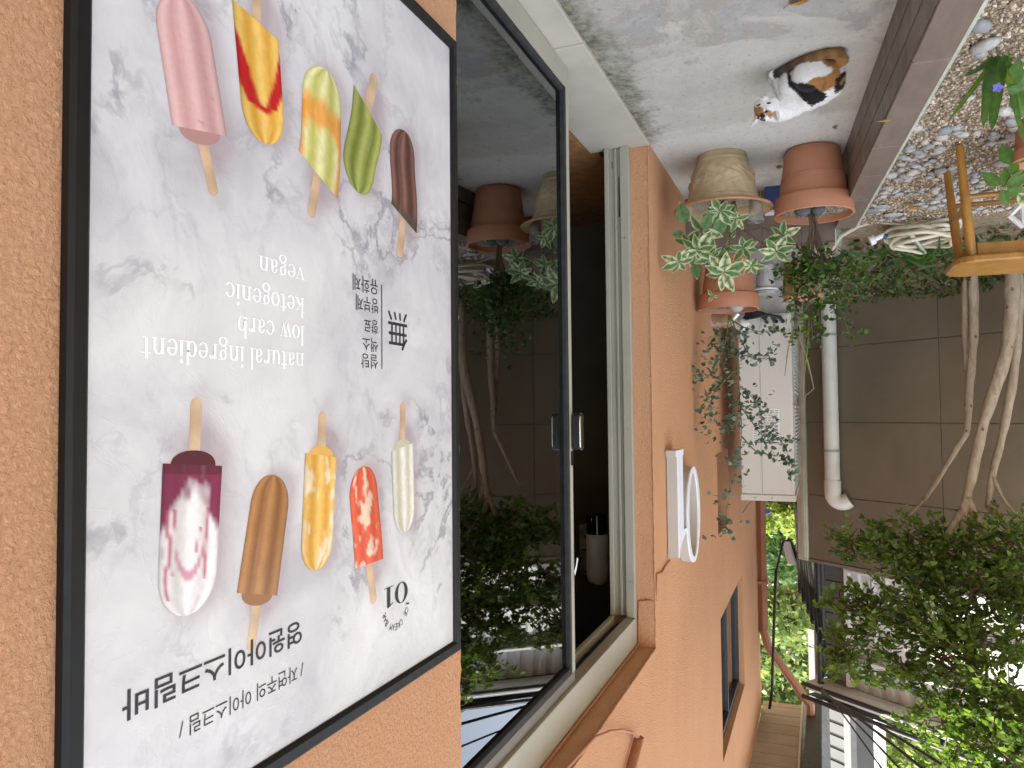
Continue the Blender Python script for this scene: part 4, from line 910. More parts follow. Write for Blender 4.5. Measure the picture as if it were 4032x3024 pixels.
# ---- generic small-leaf clouds
def leaf_cloud(P, D, size, cols, nseg=2, width=.34, jit=.5, flat=None):
    """leaves as bent lozenges (6 points, 4 triangles) at points P pointing along D"""
    n = len(P); D = D/np.linalg.norm(D, axis=1, keepdims=True); up = rng.normal(0, jit, (n,3))+np.array([0,0,1.0])
    X = np.cross(D, up); X /= np.linalg.norm(X, axis=1, keepdims=True)+1e-9; Z = np.cross(X, D); s = (size*rng.uniform(.7,1.25,n))[:,None]
    w = width
    V = np.stack([P, P+s*(.35*D+w*X+.10*Z), P+s*(.35*D-w*X+.10*Z), P+s*(.75*D+w*.62*X+.04*Z), P+s*(.75*D-w*.62*X+.04*Z), P+s*(D-.08*Z)], 1)
    base = (np.arange(n)*6)[:,None]
    F = np.concatenate([base+np.array([[0,2,1]]), base+np.array([[1,2,4]]), base+np.array([[1,4,3]]), base+np.array([[3,4,5]])], 1).reshape(-1,3)
    c = np.array(cols)[rng.integers(len(cols), size=n)]*rng.uniform(.75,1.3,(n,1)); return V.reshape(-1,3), F, np.repeat(c, 6, 0)
# ---- shrub in the big terracotta pot
sh_ = empty('potted_shrub', (3.695,.664,.273), 'small leaved green shrub on thin stems in the large terracotta pot', 'shrub')
r2 = random.Random(5); LP, LD = [], []
for px, py, X in ((3060,1100,3.75),(3110,1170,3.72),(3160,1240,3.7),(3230,1280,3.75),(3300,1180,3.72),(3370,1150,3.8),(3400,1100,3.85),(3330,1250,3.82),(3250,1120,3.62),(3190,1090,3.7),(3130,1060,3.66),(3280,1060,3.8),(3200,1330,3.75),(3120,1340,3.70),(3345,1320,3.8)):
    e = at_x(px,py,X); b = np.array([3.695+r2.uniform(-.012,.012), .655+r2.uniform(-.012,.012), .275]); fork = np.array([3.70,.655+(e[1]-.655)*.22,.44+r2.uniform(-.02,.03)])
    pts = [b, b*.5+fork*.5+np.array([0,.01,0]), fork, fork*.55+e*.45+np.array([r2.uniform(-.02,.02),r2.uniform(-.02,.02),.01]), e]
    P = np.array([pts[0]*0]*0)
    cur = []
    for k in range(4): cur += [pts[k]*(1-q)+pts[k+1]*q for q in (0,.5)]
    cur.append(e); A(MB().tube(cur, [.0042-.0030*k/8 for k in range(9)], 6), 'stem', 'twig', sh_, smooth=True)
    for k in range(70):
        q = r2.uniform(.25,1.05); p_ = pts[2]*(1-q)+e*q+np.array([r2.gauss(0,.035) for _ in range(3)]); LP.append(p_); LD.append(np.array([r2.gauss(0,1),r2.gauss(0,1),r2.gauss(.2,.8)]))
v, f, c = leaf_cloud(np.array(LP), np.array(LD), .030, [(.06,.125,.03),(.085,.16,.04),(.045,.095,.03),(.14,.20,.045)])
o = npmesh('foliage', v-np.array(sh_.location), f, MAT['leaf'], sh_, c); o['kind'] = 'stuff'
# ---- eucalyptus in the rear terracotta pot
eu = empty('eucalyptus_plant', (4.62,.188,.56), 'tall eucalyptus with small round blue green leaves in the rear terracotta pot', 'plant')
r3 = random.Random(9); LP, LD = [], []
mains = [[(2872,1240,4.60),(2888,1330,4.58),(2905,1450,4.55),(2915,1600,4.5),(2922,1720,4.48),(2900,1850,4.46),(2868,1960,4.45),(2850,2080,4.45)],
         [(2876,1240,4.62),(2900,1310,4.6),(2950,1400,4.6),(3000,1400,4.55),(3040,1420,4.5)],
         [(2870,1240,4.60),(2860,1340,4.55),(2830,1420,4.5),(2790,1480,4.48),(2745,1505,4.45)],
         [(2905,1450,4.55),(2850,1500,4.52),(2800,1560,4.5),(2760,1600,4.48)],
         [(2915,1600,4.5),(2960,1660,4.5),(3000,1720,4.48),(3050,1720,4.45),(3100,1740,4.45)],
         [(2922,1720,4.48),(2975,1780,4.46),(3030,1790,4.44),(3090,1800,4.43),(3115,1820,4.43)],
         [(2880,1260,4.62),(2930,1290,4.6),(3010,1310,4.6),(3050,1300,4.6)],
         [(2910,1560,4.52),(2880,1640,4.5),(2850,1690,4.48),(2810,1650,4.47)],
         [(2895,1400,4.56),(2840,1390,4.55),(2810,1350,4.54)],[(2912,1520,4.5),(2960,1560,4.5),(2985,1600,4.5)]]
for st_ in mains:
    P = np.array([at_x(a,b,c) for a,b,c in st_]); cur = []
    for k in range(len(P)-1): cur += [P[k]*(1-q)+P[k+1]*q for q in (0,.34,.67)]
    cur.append(P[-1]); cur = np.array(cur); cur[1:-1] = (cur[:-2]+2*cur[1:-1]+cur[2:])/4
    A(MB().tube(cur, [max(.0012,.0045*(1-k/len(cur))) for k in range(len(cur))], 6), 'stem', 'greenstem', eu, smooth=True)
    for k in range(2, len(cur)):
        for _ in range(3):
            d = np.array([r3.gauss(0,1) for _ in range(3)]); d /= np.linalg.norm(d); side = cur[k]+(cur[k]-cur[k-1])*r3.random()
            LP.append(side); LD.append(d)
            if r3.random() < .45:
                for q in np.linspace(.03,.13,5): LP.append(side+d*q+np.array([r3.gauss(0,.008) for _ in range(3)])); LD.append(np.array([r3.gauss(0,1) for _ in range(3)]))
v, f, c = leaf_cloud(np.array(LP), np.array(LD), .028, [(.13,.19,.14),(.10,.155,.12),(.17,.225,.17),(.075,.12,.085)], width=.46)
o = npmesh('foliage', v-np.array(eu.location), f, MAT['leaf_dull'], eu, c); o['kind'] = 'stuff'
# ---- strap-leaved plant and blue flower in the bed
def ribbon(p0, p1, p2, w, n=14, col=(.10,.22,.04), tipw=.15):
    p0, p1, p2 = map(np.array, (p0,p1,p2)); mb = MB(); vs = []
    for i in range(n+1):
        t_ = i/n; p = p0*(1-t_)**2+2*p1*t_*(1-t_)+p2*t_**2; d = 2*(1-t_)*(p1-p0)+2*t_*(p2-p1); d /= np.linalg.norm(d)+1e-9
        v_ = CAM-p; x = np.cross(d, v_/np.linalg.norm(v_)); x /= np.linalg.norm(x)+1e-9; z = np.cross(x, d)
        ww = w*(.75+.25*math.sin(PI*min(1,t_*1.3)))*(1 if t_ < .7 else max(tipw*.3, math.sqrt(max(0,1-((t_-.7)/.3)**2))))
        for q in (-1,0,1):
            mb.v.append(tuple(p+x*ww*q+z*abs(q)*ww*.35)); g = 1.15 if q == 0 else .9+.1*math.sin(t_*7); mb.c.append(tuple(c_*g for c_ in col))
    mb.f = [(i*3+j,i*3+j+1,(i+1)*3+j+1,(i+1)*3+j) for i in range(n) for j in range(2)]; return mb
sp = empty('strap_leaf_plant', (2.37,1.135,.235), 'strap leaved green plant arching over the gravel bed', 'plant')
bs = np.array([2.37,1.135,.235])
for (px,py,X),(qx,qy,Xq),w,col in (((3850,330,2.36),(3738,470,2.32),.011,(.12,.26,.035)),((3890,330,2.30),(3872,500,2.22),.021,(.10,.22,.05)),((3925,330,2.34),(3905,515,2.28),.026,(.09,.20,.04)),((3960,310,2.40),(4035,420,2.40),.020,(.15,.28,.04)),((3935,280,2.38),(3990,330,2.3),.022,(.19,.32,.05)),((3970,280,2.42),(4060,300,2.42),.022,(.08,.18,.05)),((3900,260,2.34),(3870,380,2.30),.018,(.07,.16,.03)),((3980,330,2.4),(4030,560,2.35),.014,(.14,.28,.06)),((3880,250,2.4),(3800,300,2.45),.014,(.10,.18,.06))):
    A(ribbon(bs+np.array([0,random.uniform(-.02,.03),0]), at_x(px,py,X), at_x(qx,qy,Xq), w*.62, col=tuple(np.array(col)*(.85,.8,1.0))), 'leaf', 'leaf', sp, smooth=True)
fl_ = empty('blue_flower_plant', tuple(at_z(3985,300,.235)), 'small trailing plant with one blue flower above the gravel', 'plant')
fc_ = at_x(3928,346,2.24)
A(MB().tube([np.array(fl_.location), at_x(3990,340,2.4), at_x(3960,345,2.37), fc_], .0022, 6), 'stem', 'greenstem', fl_, smooth=True)
MAT['petal'] = plain('blue_petal', (.17,.16,.62), .6, var=.15)
pet = MB(); vs, fs, cs = leaf_shape(1,.42,6,.1,.1); pet.v, pet.f = vs, fs; pet = pet.mesh('petal', MAT['petal'], True)
for k in range(5):
    a = 2*PI*k/5; d = Vector((-.25, math.cos(a), math.sin(a))); place_leaf(pet, fl_, fc_, d, (-1,0,.2), .014, 'petal')
GR = []
for i in range(3):
    vs, fs, cs = leaf_shape(1,.30,8,.15,.3); mb = MB(); mb.v, mb.f = vs, fs; mb.c = [tuple(np.array((.12,.24,.06))*(1.15 if q < .1 else .9+.2*s)) for s, q in cs]; GR.append(mb.mesh('leaf', MAT['leaf'], True))
for (px,py,X),(qx,qy),s in (((3965,345,2.37),(4030,230),.085),((3965,345,2.37),(4020,360),.05),((3985,340,2.4),(4050,300),.07),((3990,360,2.38),(4040,450),.08),((3715,300,2.55),(3735,250),.055)):
    c = at_x(px,py,X); e = at_x(qx,qy,X); place_leaf(GR[random.randrange(3)], fl_, c, e-c, (-.7,0,.7), s)
# ---- leaves at the picture edge from a potted plant by the stool
ep = empty('round_leaf_plant', (2.95,1.30,.235), 'green and cream leaved plant in a terracotta pot in front of the stool', 'plant')
for (px,py,X),(qx,qy),s in (((3940,730,2.95),(3880,690),.075),((3950,740,2.95),(3965,660),.07),((3945,745,2.93),(3960,790),.06),((3960,735,2.95),(4030,690),.09),((3965,740,2.95),(4030,770),.08),((3975,650,2.95),(3960,610),.08),((3990,640,2.95),(4035,600),.09),((4010,760,2.9),(4040,800),.07),((3985,690,2.95),(3995,640),.06)):
    c = at_x(px,py,X); e = at_x(qx,qy,X); place_leaf(GR[random.randrange(3)] if px < 4005 else VL[3], ep, c, e-c, (-.8,0,.5), s)
A(MB().tube([(2.95,1.32,.40), at_x(4000,700,2.95), at_x(3950,738,2.95)], .003, 6), 'stem', 'greenstem', ep, smooth=True)
MB().lathe([(0,0),(.075,0),(.085,.09),(.094,.093),(.097,.13),(.085,.132),(.08,.115),(0,.113)], (.02,.075,0), 40).build('pot_body', MAT['terracotta'], ep, auto=40)
# ---- ground cover beyond the hose (uncountable leaves) and grass-like clumps
LP, LD = [], []
for i in range(2600):
    x = random.uniform(4.55,6.4); y = random.uniform(.86,2.4); h = max(0, .5+.8*mnoise.noise(Vector((x*2.2,y*2.2,1))))
    if 1.0 < y < 1.32 and x < 4.75: continue
    LP.append((x,y,bedz(x,y)+random.random()*.16*h)); LD.append(np.array([random.gauss(0,1),random.gauss(0,1),random.gauss(.4,.7)]))
v, f, c = leaf_cloud(np.array(LP), np.array(LD), .042, [(.05,.10,.025),(.075,.14,.035),(.04,.075,.025),(.16,.13,.05)])
tag(npmesh('ground_cover', v, f, MAT['leaf'], None, c), 'low green ground cover leaves at the back of the bed', None, None, 'stuff')
for gi, (px, py, X, lb) in enumerate(((3520,1010,4.75,'clump of arching grassy leaves behind the cream hose'),(3690,960,4.7,'leafy grassy clump behind the right end of the hose by the stool'),(3330,1090,4.9,'small grassy clump at the foot of the potted shrub'))):
    b = at_x(px,py,X); b[2] = bedz(b[0],b[1])+.0; gcl = empty('grass_clump', tuple(b), lb, 'grass', 'grassy clumps at the back of the bed')
    for k in range(16 if gi < 2 else 9):
        a = random.uniform(0,2*PI); l = random.uniform(.15,.32); hgt = random.uniform(.10,.24); d = np.array([math.cos(a),math.sin(a),0])
        A(ribbon(b, b+d*l*.45+np.array([0,0,hgt]), b+d*l+np.array([0,0,hgt*random.uniform(.1,.8)]), random.uniform(.006,.010), 9, (.07,.15,.035)), 'leaf', 'leaf', gcl, smooth=True)
# ---- fallen leaves
for i, (px, py, Z, s, r_, lb) in enumerate(((3105,18,.004,.075,.6,'curled brown fallen leaf on the path nearest the camera'),(3288,507,.004,.045,1.5,'small yellow fallen leaf on the path beside the cat'),(3292,640,.004,.03,.2,'brown fallen leaf in the corner by the large terracotta pot'),(3080,660,.004,.045,2.2,'yellow brown fallen leaf between the two front pots'),(3630,815,.26,.075,2.6,'bright yellow fallen leaf on the pebbles by the hose'),(3572,828,.26,.065,1.0,'orange fallen leaf on the pebbles left of the yellow one'),(3445,475,.262,.05,.3,'dull fallen leaf lying on the brown kerb top'))):
    p = at_z(px,py,Z); lf = empty('fallen_leaf', tuple(p), lb, 'leaf', 'fallen leaves'); lf.rotation_euler = (random.uniform(-.2,.2), random.uniform(-.2,.2), r_)
    vs, fs, cs = leaf_shape(s, s*.27, 8, -.12, .45); mb = MB(); mb.v, mb.f = vs, fs; mb.build('blade', MAT['dead'], lf, smooth=True)
    MB().tube([(0,0,0),(0,-s*.25,.004)], .0009, 5).build('leaf_stalk', MAT['twig'], lf)
# ================================================================ AIR CONDITIONER
ac = empty('air_conditioner', (5.65,.14,.262), 'tall white outdoor air conditioner unit standing beside the orange wall', 'air conditioner')
AX0, AX1, AY0, AY1, AZ0, AZ1 = 5.65, 6.58, .142, .495, .50, 1.805
A(MB().box((AX0,AY0,AZ0),(AX1,AY1,AZ1-.045)), 'casing', 'acwhite', ac, bevel=.006)
A(MB().box((AX0-.006,AY0-.006,AZ1-.044),(AX1+.006,AY1+.006,AZ1)), 'top_cover', 'acwhite', ac, bevel=.006)
A(MB().box((AX0-.0025,.282,AZ0+.08),(AX0-.0005,.286,AZ1-.05)), 'panel_seam', 'acgrey', ac)
A(MB().box((AX0-.0025,AY0+.004,AZ0+.118),(AX0-.0005,AY1-.004,AZ0+.122)), 'panel_seam', 'acgrey', ac)
for y in (.235,.345): A(MB().tube([(AX0-.008,y,AZ1-.022),(AX0-.004,y,AZ1-.022)], .007, 8), 'screw', 'acgrey', ac)
for a, b, c_, d_ in ((2967,1745,3005,1668),(3005,1748,3068,1610)):
    p, q = at_x(a,b,AX0), at_x(c_,d_,AX0); st_ = A(MB().box((AX0-.0022,p[1],q[2]),(AX0-.0006,q[1],p[2])), 'label_sticker', 'paper', ac)
    w = q[1]-p[1]; h = p[2]-q[2]; ln = MB(); r_ = random.Random(a)
    for i in range(int(h/.012)):
        z = q[2]+.01+i*.0115; x0 = p[1]+w*.08
        while x0 < q[1]-w*.15:
            e = min(q[1]-w*.06, x0+w*r_.uniform(.08,.35)); ln.add([(AX0-.0025,x0,z),(AX0-.0025,e,z),(AX0-.0025,e,z+.004),(AX0-.0025,x0,z+.004)],[(0,1,2,3)]); x0 = e+w*.05
    ln.add([(AX0-.0025,p[1]+.003,p[2]-.012),(AX0-.0025,q[1]-.003,p[2]-.012),(AX0-.0025,q[1]-.003,p[2]-.003),(AX0-.0025,p[1]+.003,p[2]-.003)],[(0,1,2,3)])
    o = ln.build('printed_lines', MAT['ink'], st_)
for z0, z1 in ((.62,1.08),(1.14,1.68)):      # coil grilles on the garden face
    g = A(MB().box((AX0+.03,AY1+.0005,z0),(AX1-.05,AY1+.012,z1)), 'coil_grille', 'acgrey', ac)
    n = int((z1-z0)/.026)
    for k in range(n): o = MB().box((AX0+.028,AY1+.0125,z0+.008+k*.026),(AX1-.048,AY1+.020,z0+.020+k*.026)).build('grille_slat', MAT['acwhite'], None); o.parent = g
A(MB().box((AX0-.012,.30,.515),(AX0-.001,.47,.60)), 'valve_plate', 'acwhite', ac, bevel=.003)
for y in (.34,.40,.445): A(MB().tube([(AX0-.04,y,.56),(AX0-.008,y,.56)], .013, 10), 'valve', 'lockblack', ac, auto=40)
for x in (5.72,6.46):
    A(MB().box((x,AY0,.262),(x+.06,AY1,.499)), 'foot', 'plaster', ac)
lo = []
for k in range(3): lo.append([(AX0-.03,.34+.05*k,.56),(AX0-.10,.33+.05*k,.54),(AX0-.13,.27+.03*k,.49+.015*k),(AX0-.10,.18,.50+.02*k),(AX0-.02,.12,.52)])
tag(MB().tube(lo[0],.013,8).build('pipe_cover', MAT['black'], smooth=True), 'black insulated pipe looping below the air conditioner, outermost of three', 'pipe', 'pipes below the air conditioner')
tag(MB().tube(lo[1],.013,8).build('pipe_cover', MAT['black'], smooth=True), 'black insulated pipe looping below the air conditioner, middle of three', 'pipe', 'pipes below the air conditioner')
tag(MB().tube(lo[2],.013,8).build('pipe_cover', MAT['black'], smooth=True), 'black insulated pipe looping below the air conditioner, nearest the valves', 'pipe', 'pipes below the air conditioner')
dk = empty('metal_duct', tuple(at_y(2840,1250,.02)), 'grey rounded metal duct end against the orange wall behind the pot', 'duct')
c0_ = at_x(2850,1262,5.35)
A(MB().tube([c0_+np.array([0,-.10,0]), c0_, c0_+np.array([-.02,.05,-.01]), c0_+np.array([-.05,.10,-.06])], .055, 18), 'duct_body', 'steel', dk, auto=50)
A(MB().tube([c0_+np.array([-.03,.08,.03]), c0_+np.array([-.05,.13,.045]), c0_+np.array([-.06,.17,.03])], [.03,.045,.012], 8), 'plastic_wrap', 'nozzle', dk)

# ================================================================ BOUNDARY WALL (large brown panels)
BP = at_z(3513,1145,.25); BP[2] = 0; BA = -R(51.8); BD = np.array([math.cos(BA), math.sin(BA), 0]); BN = np.array([-BD[1], BD[0], 0])
def bpt(s, off, z): p = BP+BD*s+BN*off; return np.array([p[0],p[1],z])
def at_b(px, py, off=0.): r = ray(px,py); P0 = BP+BN*off; return CAM+r*(((P0-CAM)@BN)/(r@BN))
def s_of(p): return float((p-BP)@BD)
BT = 2.46
bw = empty('panel_boundary_wall', tuple(bpt(-.5,0,0)), 'dark brown boundary wall of large flat panels behind the garden', 'wall')
A(MB().obox(bpt(-8.5,.012,-.1), BD*9.34, BN*.13, (0,0,BT+.09)), 'wall_core', 'joint', bw)
seams = [-8.5,-7.855,-6.605,-5.355,-4.105,-2.855,-1.605,-.355,.84]; zs = [-.05,.025,.65,1.28,1.905,BT]
for a, b in zip(seams[:-1], seams[1:]):
    for z0, z1 in zip(zs[:-1], zs[1:]):
        A(MB().obox(bpt(a+.003,0,z0+.003), BD*(b-a-.006), BN*.011, (0,0,z1-z0-.006)), 'wall_panel', 'panel', bw, bevel=.002)
A(MB().obox(bpt(-8.5,-.008,BT+.001), BD*9.34, BN*.16, (0,0,.025)), 'coping', 'joint', bw)
cw = empty('cream_end_pillar', tuple(bpt(.95,0,0)), 'pale cream plaster pillar at the end of the brown wall', 'pillar')
A(MB().obox(bpt(.845,-.02,-.1), BD*.10, BN*.16, (0,0,2.58)), 'shaft', 'cream', cw, bevel=.01)
A(MB().obox(bpt(.855,-.034,-.1), BD*.035, BN*.013, (0,0,2.55)), 'pilaster', 'cream', cw, bevel=.004)
# drain pipe
dp_ = empty('drain_pipe', tuple(at_b(3270,1290)), 'white plastic drain pipe with elbow fixed to the brown wall', 'pipe')
pc = s_of(at_b(3268,1500,-.075)); zt = at_b(3280,1930)[2]
bpos = lambda z, off=-.075: bpt(pc, off, z)
A(MB().tube([bpos(.30), bpos(zt)], .060, 24), 'pipe_shaft', 'pvc', dp_, auto=40)
A(MB().tube([bpos(zt-.09), bpos(zt+.02)], .066, 24), 'pipe_socket', 'pvc', dp_, auto=40)
dv = BN*.55-BD*.83
el = [bpos(zt)+np.array([0,0,.02])] + [bpos(zt+.02)+(dv*(.070*(1-math.cos(a)))+np.array([0,0,.070*math.sin(a)])) for a in np.linspace(.1,PI*.62,9)] ; el.append(el[-1]+dv*.03-np.array([0,0,.02]))
A(MB().tube(el, .064, 22), 'elbow', 'pvc', dp_, auto=50)
for z in (.55, at_b(3268,1772)[2]): A(MB().tube([bpos(z-.011), bpos(z+.011)], .0635, 24), 'pipe_clamp', 'acgrey', dp_, auto=40)
tp_ = empty('chrome_tap', tuple(at_b(3205,1280)), 'small chrome garden tap beside the drain pipe', 'tap')
a = at_b(3208,1262,-.10); A(MB().tube([a+BN*.10, a, a+np.array([0,0,-.05])], .012, 10).tube([a+np.array([0,0,.0]),a+np.array([0,0,.035])],.014,10), 'spout', 'steel', tp_, auto=45)
A(MB().tube([a+np.array([0,0,.036])-BD*.03, a+np.array([0,0,.036])+BD*.03], .008, 8), 'handle', 'steel', tp_)
# dry vine between the air conditioner and the wall
vn = empty('dry_vine', tuple(at_x(3140,1290,5.55)), 'bare dry vine stems leaning beside the air conditioner', 'vine')
for pts in (((3130,1290),(3110,1340),(3100,1400),(3090,1480)),((3128,1290),(3150,1345),(3180,1420),(3205,1530),(3170,1560),(3160,1640)),((3150,1345),(3165,1450),(3162,1550),(3162,1600)),((3170,1250),(3168,1380),(3190,1470)),((3185,1250),(3180,1360),(3165,1500))):
    A(MB().tube([at_x(a,b,5.5) for a,b in pts], [.006,.005,.004,.003,.003,.002][:len(pts)], 6), 'stem', 'drytwig' if pts[0][0] < 3160 else 'greenstem', vn, smooth=True)

# ================================================================ NEIGHBOURING HOUSES
ha = empty('corrugated_house', tuple(bpt(-2,.85,0)), 'low neighbouring house with pale corrugated walls and dark gutter behind the brown wall', 'house')
HO = .85; hz = at_b(3224,2713,.60)[2]
SE = s_of(at_b(3250,2450,.85)); rowz = np.arange(1.9, hz-.05, .40)
for rz_ in rowz:            # rows of ribbed sheet, each leaning out over the one below
    s = -9.; k = 0; vs = []; z1_ = min(rz_+.42, hz-.02)
    while s < SE-.30:
        o_ = (0,0,.022,.022)[k % 4]; vs += [bpt(s,HO+o_-.075,rz_), bpt(s,HO+o_,z1_)]; s += (.055,.02,.045,.02)[k % 4]; k += 1
    A(MB().add(vs, [(2*i,2*i+2,2*i+3,2*i+1) for i in range(k-1)]), 'ribbed_sheet', 'sheet', ha)
    A(MB().obox(bpt(-9,HO-.10,rz_-.022), BD*(9+SE-.30), BN*.05, (0,0,.02)), 'sheet_lip', 'white_trim', ha)
for i in range(14): A(MB().obox(bpt(SE-.28,HO-.02,1.9+i*.155), BD*.26, BN*.04, (0,0,.145)), 'lap_board', 'lap', ha)
A(MB().obox(bpt(SE-.33,HO-.09,1.9), BD*.045, BN*.11, (0,0,hz-1.95)), 'corner_strip', 'white_trim', ha)
A(MB().obox(bpt(-9,HO+.025,-.1), BD*(9+SE-.01), BN*3.2, (0,0,hz)), 'house_core', 'lap', ha)
A(MB().obox(bpt(SE-.015,HO-.06,1.9), BD*.09, BN*.10, (0,0,hz-1.95)), 'corner_strip', 'lap', ha)
A(MB().obox(bpt(-9,.62,hz-.02), BD*(9+SE+.06), BN*.20, (0,0,.07)), 'fascia', 'white_trim', ha)
A(MB().tube([bpt(-9,.60,hz+.0), bpt(SE+.08,.60,hz+.0)], .022, 8), 'gutter', 'dark_trim', ha, auto=50)
A(MB().tube([bpt(-9,.60,hz+.12), bpt(SE+.08,.60,hz+.12)], .022, 8), 'roof_edge', 'dark_trim', ha, auto=50)
A(MB().add([bpt(-9,.62,hz+.10),bpt(SE+.06,.62,hz+.10),bpt(SE+.06,4,hz+.25),bpt(-9,4,hz+.25)],[(0,1,2,3)]), 'roof', 'dark_trim', ha)
for s in (SE-.05,-2.4,-5.): A(MB().tube([bpt(s,.70,hz), bpt(s,.70,1.5)], .030, 10), 'downpipe', 'dark_trim', ha, auto=50)
hb = empty('lap_siding_house', tuple(bpt(2,3,0)), 'tall grey lap siding house with white corner trim rising behind the gutter', 'house')
OB = 3.4; sb0 = s_of(at_b(3212,2850,OB)); sb1 = s_of(at_b(3338,2850,OB)); zb0 = at_b(3260,2640,OB)[2]
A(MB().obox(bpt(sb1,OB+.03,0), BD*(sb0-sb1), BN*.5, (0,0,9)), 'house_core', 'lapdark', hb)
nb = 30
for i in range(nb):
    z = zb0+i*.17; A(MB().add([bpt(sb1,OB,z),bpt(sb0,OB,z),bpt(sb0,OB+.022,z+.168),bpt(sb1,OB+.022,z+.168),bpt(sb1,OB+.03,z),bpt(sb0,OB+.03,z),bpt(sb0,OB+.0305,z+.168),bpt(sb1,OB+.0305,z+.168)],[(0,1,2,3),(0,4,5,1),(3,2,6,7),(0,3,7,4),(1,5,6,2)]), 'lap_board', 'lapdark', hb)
A(MB().obox(bpt(sb1-.06,OB-.03,zb0-.5), BD*.10, BN*.12, (0,0,6)), 'corner_trim', 'lap', hb)
A(MB().obox(bpt(sb0-.03,OB-.03,zb0-.5), BD*.10, BN*.12, (0,0,6)), 'corner_trim', 'lap', hb)
OB2 = 5.2; sc0 = s_of(at_b(3340,2850,OB2)); sc1 = s_of(at_b(3425,2850,OB2))
A(MB().obox(bpt(sc1,OB2+.05,0), BD*(sc0-sc1), BN*.3, (0,0,9.5)), 'rear_wing', 'lapdark', hb)
for i in range(26):
    z = zb0+.2+i*.19; A(MB().obox(bpt(sc1,OB2+.01,z), BD*(sc0-sc1), BN*.038, (0,0,.18)), 'lap_board', 'lap', hb)
A(MB().obox(bpt(s_of(at_b(3462,2850,OB2)),OB2-.05,0), BD*(sc1-s_of(at_b(3462,2850,OB2))), BN*.2, (0,0,9.5)), 'white_post', 'white_trim', hb)

# ================================================================ CABLES AND LAMP
def cable(p, q, sag, rad, n=18): p = np.array(p); q = np.array(q); return [p*(1-t_)+q*t_-np.array([0,0,sag*4*t_*(1-t_)]) for t_ in np.linspace(0,1,n)]
anch = at_b(3236,2706,.52)
for i, (px, py, D, rad, lb) in enumerate(((3447,3024,6.2,.006,'thin black overhead cable, lowest of the four crossing the top corner'),(3508,3024,6.0,.0065,'thin black overhead cable, second of four fanning from the gutter end'),(3585,3024,5.8,.010,'thick black overhead cable, third of four fanning from the gutter end'),(3670,3024,5.6,.010,'thick black overhead cable, outermost of four fanning from the gutter end'))):
    e = at_d(px,py,D); a = anch+np.array([0,0,.02*i]); e2 = a+(e-a)*2.6
    tag(MB().tube(cable(a,e2,.06,rad), rad, 8).build('overhead_cable', MAT['black'], smooth=True), lb, 'cable', 'overhead cables')
names_ = ('nearest the orange wall','second from the orange wall','third from the orange wall','middle one of the bundle','third from the brown wall','second from the brown wall','nearest the brown wall')
for i in range(7):
    a = at_d(3126+i*1.5,1968-i*2,13.); e = at_d(3150+i*17,2330+i*40,7.4)
    tag(MB().tube(cable(a,e,.12+.03*(i%3),.03), .014+.006*(i%2), 8).build('bundled_cable', MAT['black'], smooth=True), 'black cable in the bundle above the brown wall end, '+names_[i], 'cable', 'cables bundled above the wall end')
lf_ = at_d(3118,2180,8.6); l2 = (at_d(3137,2228,8.6)-at_d(3108,2134,8.6))
lw = empty('white_floodlight', tuple(lf_), 'white slim floodlight tilted in front of the trees above the wall', 'lamp')
A(MB().obox(lf_-l2/2, l2, BD*.10, BN*.03), 'lamp_body', 'white_acrylic', lw, bevel=.006)
A(MB().obox(lf_-l2/2+BN*.032-BD*.01, l2, BD*.12, BN*.03), 'back_plate', 'dark_trim', lw, bevel=.004)
A(MB().tube([at_d(3112,2128,8.6),at_d(3085,2130,8.6),at_d(3070,2190,8.6),at_d(3056,2250,8.6)], .012, 6), 'lamp_cord', 'black', lw, smooth=True)
pole = tag(MB().tube([at_d(3056,2240,8.6),at_d(3052,2330,8.7),at_d(3046,2500,8.8),at_d(3040,2720,8.9),at_d(3030,2790,9.0)], .014, 8).build('hanging_cable', MAT['black'], smooth=True), 'black cable hanging in front of the distant trees', 'cable')

# ================================================================ TREES
def limb(root, pts, r0, r1, name='trunk', mat='bark', n=10):
    P = np.array(pts, float); cur = []
    for k in range(len(P)-1): cur += [P[k]*(1-q)+P[k+1]*q for q in (0,.34,.67)]
    cur.append(P[-1]); cur = np.array(cur)
    for _ in range(2): cur[1:-1] = (cur[:-2]+2*cur[1:-1]+cur[2:])/4
    L = len(cur); rad = [(r0+(r1-r0)*i/(L-1))*(1+.10*math.sin(i*2.1)+.06*math.sin(i*5.3)) for i in range(L)]
    A(MB().tube(cur, rad, n), name, mat, root, smooth=True); return cur
tr = empty('garden_tree', tuple(at_x(3985,1060,5.55)), 'pale barked multi stemmed tree with small glossy green leaves in front of the brown wall', 'tree')
X5 = 5.55
def tp(lst): return [at_x(a,b,c) for a,b,c in lst]
gb = lambda p: np.array([p[0],p[1],bedz(p[0],p[1])-.05])
t1 = tp([(3988,1090,5.6),(3984,1250,5.58),(3962,1400,5.55),(3905,1560,5.5),(3862,1700,5.45),(3832,1850,5.4),(3806,1960,5.35),(3785,2060,5.3)]); t1 = [gb(t1[0])]+t1
t2 = tp([(3832,1100,5.75),(3836,1300,5.75),(3828,1420,5.7),(3814,1560,5.7),(3812,1700,5.65),(3778,1745,5.65),(3700,1880,5.6),(3640,1965,5.55)]); t2 = [gb(t2[0])]+t2
t3 = tp([(4010,1120,5.7),(4005,1330,5.7),(3992,1480,5.65),(3962,1640,5.6),(3940,1750,5.6),(3905,1870,5.5),(3890,1990,5.45)]); t3 = [gb(t3[0])]+t3
t4 = tp([(3805,1100,5.8),(3800,1300,5.8),(3808,1420,5.78),(3818,1600,5.75)]); t4 = [gb(t4[0])]+t4
